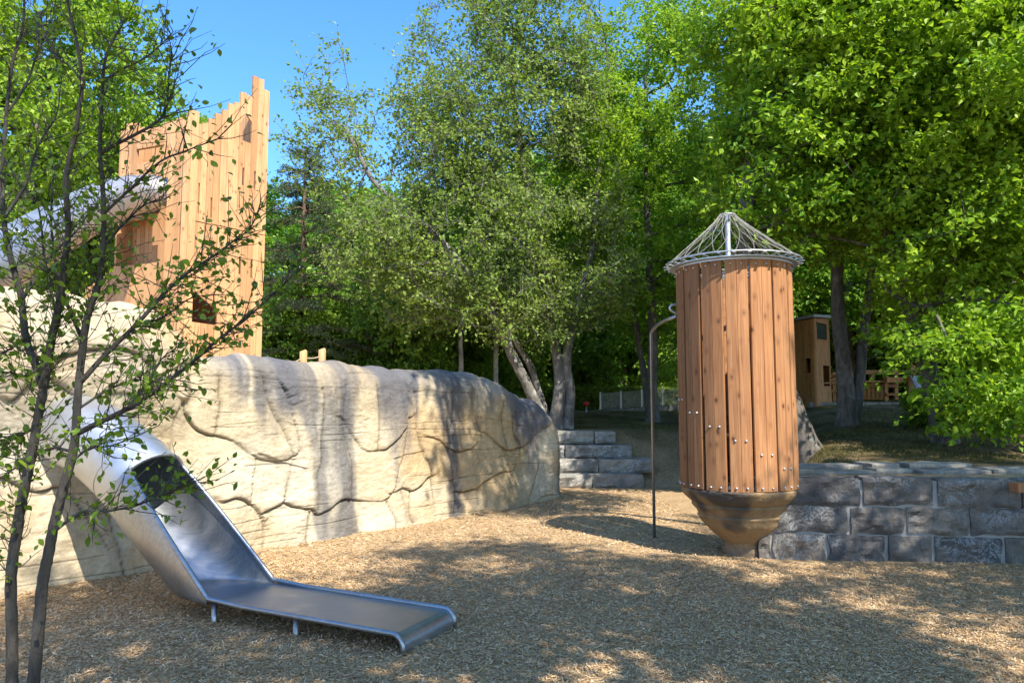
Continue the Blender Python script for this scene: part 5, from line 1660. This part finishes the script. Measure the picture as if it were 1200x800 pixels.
# ------------------------------------------------------------------ young tree in the left foreground
def young_tree():
    rng = np.random.default_rng(17)
    D0 = 3.2
    base = np.array([at(25, 900, D0)[0], D0, 0])
    t = thing('young_tree', (base[0], base[1], float(ground_h(base[0], base[1]))), 'slender young two-stemmed tree with sparse dark leaves in the left foreground', 'tree')
    bz = WORLD[t.name][2]
    def P(pts, dY=0.0, dY2=None):
        dY2 = dY if dY2 is None else dY2
        n = len(pts)
        return crom([at(x, y, D0 + dY + (dY2 - dY) * i / max(1, n - 1)) for i, (x, y) in enumerate(pts)], 6)
    k = D0 / FOC
    stems = [
        ('trunk', P([(10, 985), (14, 880), (14, 800), (14, 740), (13, 676), (20, 620), (28, 575), (37, 533), (44, 492), (51, 455)]), 17, 12),
        ('trunk', P([(26, 985), (32, 880), (39, 800), (45, 740), (50, 683), (57, 648), (63, 616), (74, 572), (85, 533), (89, 500), (92, 454), (100, 384), (107, 357), (115, 334), (120, 300), (122, 260), (120, 215), (117, 173), (119, 125), (122, 77), (131, 50), (143, 30)]), 18, 3),
        ('limb', P([(51, 455), (42, 428), (31, 400), (27, 370), (24, 344), (14, 308), (6, 270), (3, 235), (3, 200), (7, 140), (13, 83), (20, 55), (27, 30), (29, -20)], 0, .25), 10, 3),
        ('limb', P([(51, 455), (56, 425), (60, 400), (66, 372), (71, 345), (76, 305), (80, 267), (77, 213), (83, 178), (90, 147), (96, 97), (90, 50), (80, 7), (76, -30)], 0, -.2), 10, 2.5),
        ('limb', P([(92, 507), (118, 494), (147, 480), (175, 463), (200, 444), (228, 422), (253, 400), (283, 377), (318, 347), (350, 316)], 0, -.35), 7, 1.2),
        ('limb', P([(95, 447), (125, 414), (160, 380), (185, 352), (207, 330), (228, 314), (250, 300), (270, 285), (293, 267), (305, 240)], 0, .35), 7, 1.3),
        ('limb', P([(117, 180), (135, 170), (160, 157), (178, 147), (190, 137), (196, 122), (197, 105), (200, 73), (204, 66)], 0, -.1), 4.5, 1),
        ('limb', P([(121, 95), (140, 83), (167, 70), (185, 56), (203, 37)], 0, .2), 3.5, 1),
        ('limb', P([(122, 250), (150, 224), (187, 190), (220, 176), (262, 160)], 0, -.3), 4, 1),
        ('limb', P([(66, 372), (60, 340), (52, 300), (44, 240), (20, 210), (0, 180)], 0.1, .4), 4, 1),
        ('limb', P([(88, 530), (60, 525), (30, 540), (0, 560)], 0, .3), 4, 1.2),
        ('limb', P([(60, 625), (95, 600), (130, 598), (170, 588), (200, 575), (228, 560)], 0, -.35), 4, 1),
        ('limb', P([(42, 500), (20, 512), (0, 520), (-20, 520)], 0, .2), 4, 1.2),
        ('limb', P([(97, 400), (70, 330), (60, 260), (62, 200), (50, 130)], .05, .5), 5, 1.2),
        ('limb', P([(30, 395), (10, 410), (-15, 420)], 0, .2), 4, 1),
        ('limb', P([(26, 350), (60, 300), (92, 268), (108, 240)], 0, .35), 4.5, 1),
        ('limb', P([(90, 480), (130, 455), (165, 445), (205, 452)], 0, .3), 3.5, 1),
        ('limb', P([(5, 255), (30, 215), (45, 170), (66, 135), (72, 90)], 0, .35), 4, 1),
        ('limb', P([(56, 425), (30, 440), (8, 436), (-20, 445)], 0, -.3), 4, 1),
        ('limb', P([(10, 130), (30, 100), (45, 60), (62, 20), (66, -15)], .1, .4), 3.5, 1),
        ('limb', P([(122, 290), (145, 262), (170, 240), (195, 232)], 0, .3), 3.5, 1),
        ('limb', P([(96, 97), (84, 80), (62, 62), (50, 30)], -.1, .2), 3, 1),
        ('limb', P([(160, 380), (190, 372), (222, 350), (250, 345)], .1, -.1), 3, .8),
        ('limb', P([(147, 480), (172, 448), (190, 420), (214, 402)], -.1, .15), 3, .8),
        ('limb', P([(85, 540), (105, 525), (130, 522), (172, 505)], 0, -.3), 3, .8),
    ]
    twigs = MB(); anchors = []
    for nm, path, w0, w1 in stems:
        n = len(path)
        rr = np.linspace(w0, w1, n) * k * 0.5
        if nm == 'trunk':
            rr = rr * 0.82
            rr = rr * (1 + 0.06 * np.sin(np.arange(n) * 2.3))
        mb = MB(); mb.tube(path, rr, 10 if nm == 'trunk' else 6)
        mb.build(nm, M['bark_young'], t)
        # side twigs
        if nm == 'trunk': rngI = range(int(n * 0.42) if w1 > 8 else int(n * 0.5), n)
        else: rngI = range(3, n)
        for i in rngI:
            for rep in range(2):
                if rng.random() < (0.92 if path[i][2] < 2.6 else 0.6):
                    d = path[min(i + 1, n - 1)] - path[i - 1]; d /= max(np.linalg.norm(d), 1e-6)
                    sd_ = d * 0.8 + rng.normal(size=3) * np.array([0.75, 0.75, 0.55]); sd_ /= np.linalg.norm(sd_)
                    L = rng.uniform(0.07, 0.30)
                    q = [path[i] + sd_ * L * u + np.array([0, 0, 0.04 * u * u]) + rng.normal(size=3) * 0.008 * (u > 0) for u in (0, .35, .7, 1)]
                    twigs.tube(q, [0.0026, 0.0019, 0.0014, 0.0008], 4, caps=False)
                    for u in np.arange(0.2, 1.05, 0.038 / L):
                        if rng.random() < (0.9 if q[0][2] < 2.5 else 0.55): anchors.append((np.array(q[0]) + (q[3] - q[0]) * u + rng.normal(size=3) * 0.012, sd_))
    twigs.build('twigs', M['bark_young'], t)['kind'] = 'stuff'
    # leaf meshes: pointed oval, folded at the midrib
    def leaf_mesh(seed):
        r = random.Random(seed)
        L, Wd = 1.0, 0.62
        prof = [(0.0, 0.02), (0.15, 0.30), (0.4, 0.5), (0.65, 0.42), (0.86, 0.2), (1.0, 0.0)]
        curl = r.uniform(0.05, 0.3); fold = r.uniform(0.05, 0.3)
        V = []; F = []
        for u, wv in prof:
            z = -curl * u * u
            V += [(u * L, 0, z), (u * L, wv * Wd, z + fold * wv * Wd), (u * L, -wv * Wd, z + fold * wv * Wd)]
        for i in range(len(prof) - 1):
            a, b = i * 3, (i + 1) * 3
            F += [(a, b, b + 1, a + 1), (a, a + 2, b + 2, b)]
        g = r.uniform(0.8, 1.2)
        col = np.array([[0.12 * g, 0.20 * g, 0.020 * g]]) if seed % 3 else np.array([[0.20 * g, 0.29 * g, 0.028 * g]])
        V = np.array(V)
        return V, np.array(F), np.repeat(col, len(V), 0)
    kinds = [leaf_mesh(s) for s in range(8)]
    meshes = [mesh_np('leaf', V, [F], M['leaf_near'], True, c) for V, F, c in kinds]
    from mathutils import Matrix
    rng.shuffle(anchors)
    w0 = np.array(WORLD[t.name])
    rest_V = []; rest_F = []; rest_C = []; nb = 0; placed = 0
    info = []
    for p, d in anchors:
        ax = d * 0.6 + rng.normal(size=3) * 0.7 + np.array([0, 0, -0.35]); ax /= np.linalg.norm(ax)
        nm = rng.normal(size=3) * 0.7 + np.array([0, 0, 0.7]); nm -= ax * np.dot(nm, ax); nm /= np.linalg.norm(nm)
        s = rng.uniform(0.016, 0.043)
        info.append((s, p, ax, nm))
    # the 300 largest leaves in view are parts of their own
    def seen(p):
        r = p - EYE; y = np.dot(r, FW); return y > 0 and abs(np.dot(r, RT) / y) < 0.69 and abs(np.dot(r, UP) / y) < 0.46
    order = sorted(range(len(info)), key=lambda i: -(info[i][0] if seen(info[i][1]) else 0))
    for rank, i in enumerate(order):
        s, p, ax, nm = info[i]
        side_ = np.cross(nm, ax)
        if rank < 300:
            o = link('leaf', meshes[i % 8], t)
            m4 = Matrix(((ax[0] * s, side_[0] * s, nm[0] * s, p[0] - w0[0]), (ax[1] * s, side_[1] * s, nm[1] * s, p[1] - w0[1]), (ax[2] * s, side_[2] * s, nm[2] * s, p[2] - w0[2]), (0, 0, 0, 1)))
            o.matrix_local = m4
        else:
            V, F, c = kinds[i % 8]
            Q = (V[:, :1] * ax + V[:, 1:2] * side_ + V[:, 2:3] * nm) * s + p - w0
            rest_V.append(Q); rest_F.append(F + nb); rest_C.append(c); nb += len(V)
    o = link('leaves', mesh_np('leaves', np.vstack(rest_V), [np.vstack(rest_F)], M['leaf_near'], True, np.vstack(rest_C)), t)
    o['kind'] = 'stuff'
    print('young tree leaves', len(info))
young_tree()

# ------------------------------------------------------------------ far fence, kerb and red-topped posts
def far_fence():
    Yf = 24.4
    x0 = (664 - 600) / FOC * Yf; x1 = (800 - 600) / FOC * Yf
    t = thing('mesh_fence', (x0, Yf, gz(x0, Yf)), 'low grey mesh fence on a kerb in front of the far hedge', 'fence')
    def Z(x): return at(600, 483 - (x - x0) / (x1 - x0) * 9, Yf)[2]
    xs = np.linspace(x0 + 1.1, x1, 5)
    for x in xs:
        MB().box((x, Yf, Z(x) + 0.22), (0.05, 0.05, 0.75)).build('post', M['galv'], t)
    mb = MB()
    for a, b in zip(xs[:-1], xs[1:]):
        for u in np.linspace(0, 1, 22)[1:-1]:
            x = a + (b - a) * u
            mb.box((x, Yf - 0.01, Z(x) + 0.3), (0.006, 0.006, 0.5))
        for q in np.linspace(0.06, 0.54, 7):
            mb.bar((a, Yf - 0.016, Z(a) + q), (b, Yf - 0.016, Z(b) + q), 0.006, 0.006)
    o = mb.build('wire_mesh', M['galv'], t); o['kind'] = 'stuff'
    k = thing('kerb_wall', (x0, Yf - 0.3, gz(x0, Yf)), 'low concrete kerb wall running along the foot of the far fence', 'kerb')
    n = 7
    for i in range(n):
        a = x0 + (x1 - x0) * i / n; b = x0 + (x1 - x0) * (i + 1) / n - 0.015
        zc = Z((a + b) / 2)
        MB().bar((a, Yf - 0.25, zc - 0.16), (b, Yf - 0.25, zc - 0.16 + (Z(b) - Z(a))), 0.22, 0.32).build('kerb_stone', M['concrete'], k)
    for px_, py0, py1, lab in ((670, 463, 486, 'taller slim grey post with a red cap left of the far fence'), (687, 476, 487, 'short grey post with a red cap near the far fence')):
        b = at(px_, py1, 23.4); tp = at(px_, py0, 23.4)
        t2 = thing('marker_post', tuple(b), lab, 'post', 'red-capped posts by the far fence')
        mb = MB(); mb.tube([b - np.array([0, 0, .3]), tp], 0.03, 8); mb.build('shaft', M['galv'], t2)
        V = []; mb = MB()
        rr = [0.02, 0.075, 0.095, 0.075, 0.015]; zz = [0.0, 0.03, 0.085, 0.14, 0.17]
        mb.tube([tp + np.array([0, 0, z]) for z in zz], rr, 12); mb.build('cap', M['red'], t2)
far_fence()

# ------------------------------------------------------------------ timber playhouse and counter behind the oaks
def playhouse():
    Yh = 21.0
    gb = at(945, 470, Yh)[2]
    p0 = at(930, 470, Yh + .6); p1 = at(957, 470, Yh - 0.4); p2 = at(975, 470, Yh + 0.35)
    p3 = p0 + (p2 - p1)
    t = thing('timber_playhouse', (p1[0], p1[1], gb - 0.3), 'orange timber playhouse with a dark window behind the oak trunks', 'playhouse')
    z0 = gb - 0.3
    def face(a, b, ztop_a, ztop_b, nplk, holes=()):
        a = np.array([a[0], a[1], 0]); b = np.array([b[0], b[1], 0]); d = b - a; L = np.linalg.norm(d); d /= L
        nn = np.array([d[1], -d[0], 0])
        for i in range(nplk):
            u0, u1 = i * L / nplk + 0.004, (i + 1) * L / nplk - 0.004
            zt0 = ztop_a + (ztop_b - ztop_a) * u0 / L; zt1 = ztop_a + (ztop_b - ztop_a) * u1 / L
            cuts = [(h[2], h[3]) for h in holes if h[0] * L < (u0 + u1) / 2 < h[1] * L]
            cur = z0
            for c0, c1 in sorted(cuts):
                MB().prism([(u0, cur), (u1, cur), (u1, c0), (u0, c0)], a, d, (0, 0, 1), nn, 0.05).build('plank', M['old_timber'], t); cur = c1
            MB().prism([(u0, cur), (u1, cur), (u1, zt1), (u0, zt0)], a + nn * random.uniform(-.006, .006), d, (0, 0, 1), nn, 0.05).build('plank', M['old_timber'], t)
    zt = at(945, 375, Yh)[2]; ztr = at(970, 372, Yh)[2]
    wz0 = at(962, 398, Yh)[2]; wz1 = at(962, 379, Yh)[2]
    dz0 = at(962, 452, Yh)[2]; dz1 = at(962, 428, Yh)[2]
    face(p0, p1, zt, zt, 5, ((0.6, 0.8, at(945, 437, Yh)[2], at(945, 420, Yh)[2]),))
    face(p1, p2, zt, ztr, 6, ((0.18, 0.82, wz0, wz1), (0.5, 0.95, dz0, dz1)))
    face(p2, p3, ztr, zt, 5); face(p3, p0, zt, zt, 6)
    # window pane and frame
    d = (p2 - p1); d[2] = 0; L = np.linalg.norm(d); d /= L; nn = np.array([d[1], -d[0], 0])
    a = np.array([p1[0], p1[1], 0])
    fr = MB()
    f = fr.prism([(0.16 * L, wz0 - 0.04), (0.84 * L, wz0 - 0.04), (0.84 * L, wz0), (0.16 * L, wz0)], a + nn * 0.02, d, (0, 0, 1), nn, 0.05)
    fr.prism([(0.16 * L, wz1), (0.84 * L, wz1), (0.84 * L, wz1 + 0.04), (0.16 * L, wz1 + 0.04)], a + nn * 0.02, d, (0, 0, 1), nn, 0.05)
    w_ = fr.build('window', M['old_timber'], t)
    MB().prism([(0.18 * L, wz0), (0.82 * L, wz0), (0.82 * L, wz1), (0.18 * L, wz1)], a - nn * 0.02, d, (0, 0, 1), nn, 0.01).build('pane', M['dark_glass'], w_)
    # roof
    cen = (p0 + p1 + p2 + p3) / 4
    V = []
    for p in (p0, p1, p2, p3):
        q = cen + (p - cen) * 1.12
        zz = zt + 0.03 if p is not p2 else ztr + 0.03
        V.append((q[0], q[1], zz))
    V += [(x, y, z + 0.08) for x, y, z in V]
    MB().add(V, [(3, 2, 1, 0), (4, 5, 6, 7), (0, 1, 5, 4), (1, 2, 6, 5), (2, 3, 7, 6), (3, 0, 4, 7)]).build('roof', M['grey_panel'], t)
playhouse()

def play_frame():
    Yh = 22.0
    def Q(x, y, dY=0): return at(x, y, Yh + dY)
    b = Q(1000, 470)
    t = thing('timber_play_frame', tuple(b), 'long low timber play counter with posts and rails beyond the forked oak trunk', 'play structure')
    for x, y0, y1, dY in ((977, 436, 470, 0), (990, 440, 470, .8), (1006, 432, 470, 0), (1022, 434, 470, .8), (1038, 434, 470, 0), (1050, 438, 470, .5), (1066, 425, 472, -.2), (1070, 428, 472, .5)):
        MB().bar(Q(x, y1 + 4, dY), Q(x, y0, dY), 0.10, 0.10, (0, 1, 0)).build('post', M['old_timber'], t)
    for x0, x1, y, dY, h in ((958, 1006, 445, -.25, .07), (958, 992, 458, -.25, .07), (1000, 1068, 436, -.1, .12), (1000, 1050, 452, .3, .1), (1038, 1066, 445, -.1, .16), (1038, 1066, 462, -.1, .07), (975, 1040, 466, .5, .1)):
        MB().bar(Q(x0, y, dY), Q(x1, y, dY), 0.16, h).build('rail', M['old_timber'], t)
    for x0, x1, y, dY in ((958, 985, 449, -.45), (962, 1000, 441, 0.2), (1008, 1036, 447, .2)):
        MB().bar(Q(x0, y, dY), Q(x1, y, dY), 0.5, 0.05).build('counter', M['old_timber'], t)
    for i in range(6):
        x = 1008 + i * 5
        MB().bar(Q(x, 466, .4), Q(x, 448 + (i % 2) * 2, .4), 0.10, 0.03, (0, 1, 0)).build('board', M['old_timber'], t)
    s = Q(1072, 470, -.5)
    t2 = thing('metal_chute', tuple(s), 'grey metal chute panel leaning at the right end of the timber play counter', 'slide')
    V = [Q(1067, 440, -.4), Q(1080, 440, -.4), Q(1083, 462, -.8), Q(1078, 464, -.8)]
    V2 = [v + np.array([0, 0.06, 0]) for v in V]
    MB().add(V + V2, [(0, 1, 2, 3), (7, 6, 5, 4), (0, 4, 5, 1), (1, 5, 6, 2), (2, 6, 7, 3), (3, 7, 4, 0)]).build('panel', M['grey_panel'], t2)
    k = thing('low_kerb', tuple(Q(948, 471, -1.2)), 'pale low stone kerb in front of the timber playhouse', 'kerb')
    for i in range(8):
        a = Q(948 + i * 16, 471.5, -1.2); b_ = Q(948 + i * 16 + 15.2, 471.5, -1.2)
        MB().bar(a - np.array([0, 0, .14]), b_ - np.array([0, 0, .14]), 0.2, 0.30).build('kerb_stone', M['concrete'], k)
play_frame()

# ------------------------------------------------------------------ loose wood chips and grass
def chips():
    rng = np.random.default_rng(3)
    def region(n, y0, y1, lo, hi, wide):
        Y = np.sqrt(rng.uniform(y0 ** 2, y1 ** 2, n)); X = rng.uniform(-0.74, 0.74, n) * Y
        keep = (chips_zone(X, Y) > 0.5)
        wd = (X - A_RX[0]) * NRM[0] + (Y - A_RX[1]) * NRM[1]
        keep &= wd > 0.02
        keep &= ~((Y > 7.9) & (X > 2.7))
        X = X[keep]; Y = Y[keep]; k = len(X)
        L = rng.uniform(lo, hi, k) * rng.uniform(0.6, 1.2, k); W_ = rng.uniform(wide * 0.5, wide, k)
        return X, Y, L, W_
    parts = [region(165000, 3.1, 8.2, 0.016, 0.042, 0.009), region(80000, 8.2, 16.5, 0.025, 0.06, 0.014)]
    X, Y, L, W_ = [np.concatenate([p[i] for p in parts]) for i in range(4)]
    n = len(X)
    Z = ground_h(X, Y) + rng.uniform(0.0, 0.016, n)
    yaw = rng.uniform(0, 2 * math.pi, n); tilt = rng.normal(size=n) * 0.28; roll = rng.normal(size=n) * 0.35
    ax = np.stack([np.cos(yaw) * np.cos(tilt), np.sin(yaw) * np.cos(tilt), np.sin(tilt)], -1)
    sd_ = np.stack([-np.sin(yaw), np.cos(yaw), np.zeros(n)], -1)
    up = np.cross(ax, sd_)
    sd_ = sd_ * np.cos(roll)[:, None] + up * np.sin(roll)[:, None]
    c = np.stack([X, Y, Z], -1)
    h = (L / 2)[:, None]; w2 = (W_ / 2)[:, None]
    sk = rng.uniform(0.4, 1.0, n)[:, None]
    V = np.stack([c - ax * h - sd_ * w2 * sk, c + ax * h - sd_ * w2, c + ax * h + sd_ * w2 * sk, c - ax * h + sd_ * w2], 1).reshape(-1, 3)
    F = np.arange(n * 4).reshape(-1, 4)
    pal = np.array([[0.62, 0.43, 0.23], [0.53, 0.33, 0.155], [0.68, 0.52, 0.335], [0.34, 0.20, 0.10], [0.50, 0.375, 0.245], [0.60, 0.365, 0.16]])
    col = pal[rng.choice(6, n, p=[.26, .24, .18, .1, .12, .1])] * rng.uniform(0.75, 1.15, n)[:, None]
    col = col * (0.93 + 0.12 * fbm(X * 0.7, Y * 0.7, 0, 3, 44))[:, None]
    m, nt, b = new_mat('wood_chip')
    at_ = N(nt, 'ShaderNodeVertexColor', layer_name='tint')
    nt.links.new(at_.outputs[0], b.inputs['Base Color'])
    b.inputs['Roughness'].default_value = 0.9; b.inputs['Specular IOR Level'].default_value = 0.15
    o = link('wood_chips', mesh_np('wood_chips', V, [F], m, False, np.repeat(col, 4, 0)))
    tag(o, 'loose tan wood chips covering the playground floor', 'wood chips', kind='stuff')
chips()

def grass():
    rng = np.random.default_rng(8)
    n = 75000
    Y = rng.uniform(9.4, 26, n); X = rng.uniform(0.08, 0.72, n) * Y
    d = fbm(X * 0.9, Y * 0.9, 2, 3, 55)
    keep = (chips_zone(X, Y) < 0.4) & (d > -0.15 + 0.3 * rng.random(n) - 0.1)
    X, Y = X[keep], Y[keep]; n = len(X)
    Z = ground_h(X, Y) - 0.01
    h = rng.uniform(0.03, 0.10, n)[:, None]; yaw = rng.uniform(0, 6.28, n)
    sd_ = np.stack([np.cos(yaw), np.sin(yaw), np.zeros(n)], -1) * 0.006
    lean = rng.normal(size=(n, 3)) * 0.5; lean[:, 2] = 1; lean /= np.linalg.norm(lean, axis=1, keepdims=True)
    c = np.stack([X, Y, Z], -1)
    V = np.stack([c - sd_, c + sd_, c + lean * h], 1).reshape(-1, 3)
    F = np.arange(n * 3).reshape(-1, 3)
    col = np.array([0.07, 0.085, 0.025]) * rng.uniform(0.6, 1.3, n)[:, None] + np.array([0.13, 0.085, 0.035]) * (rng.random((n, 1)) < 0.45)
    o = link('grass', mesh_np('grass', V, [F], M['leaf'], False, np.repeat(col, 3, 0)))
    tag(o, 'short patchy grass on the shaded bank under the oaks', 'grass', kind='stuff')
grass()
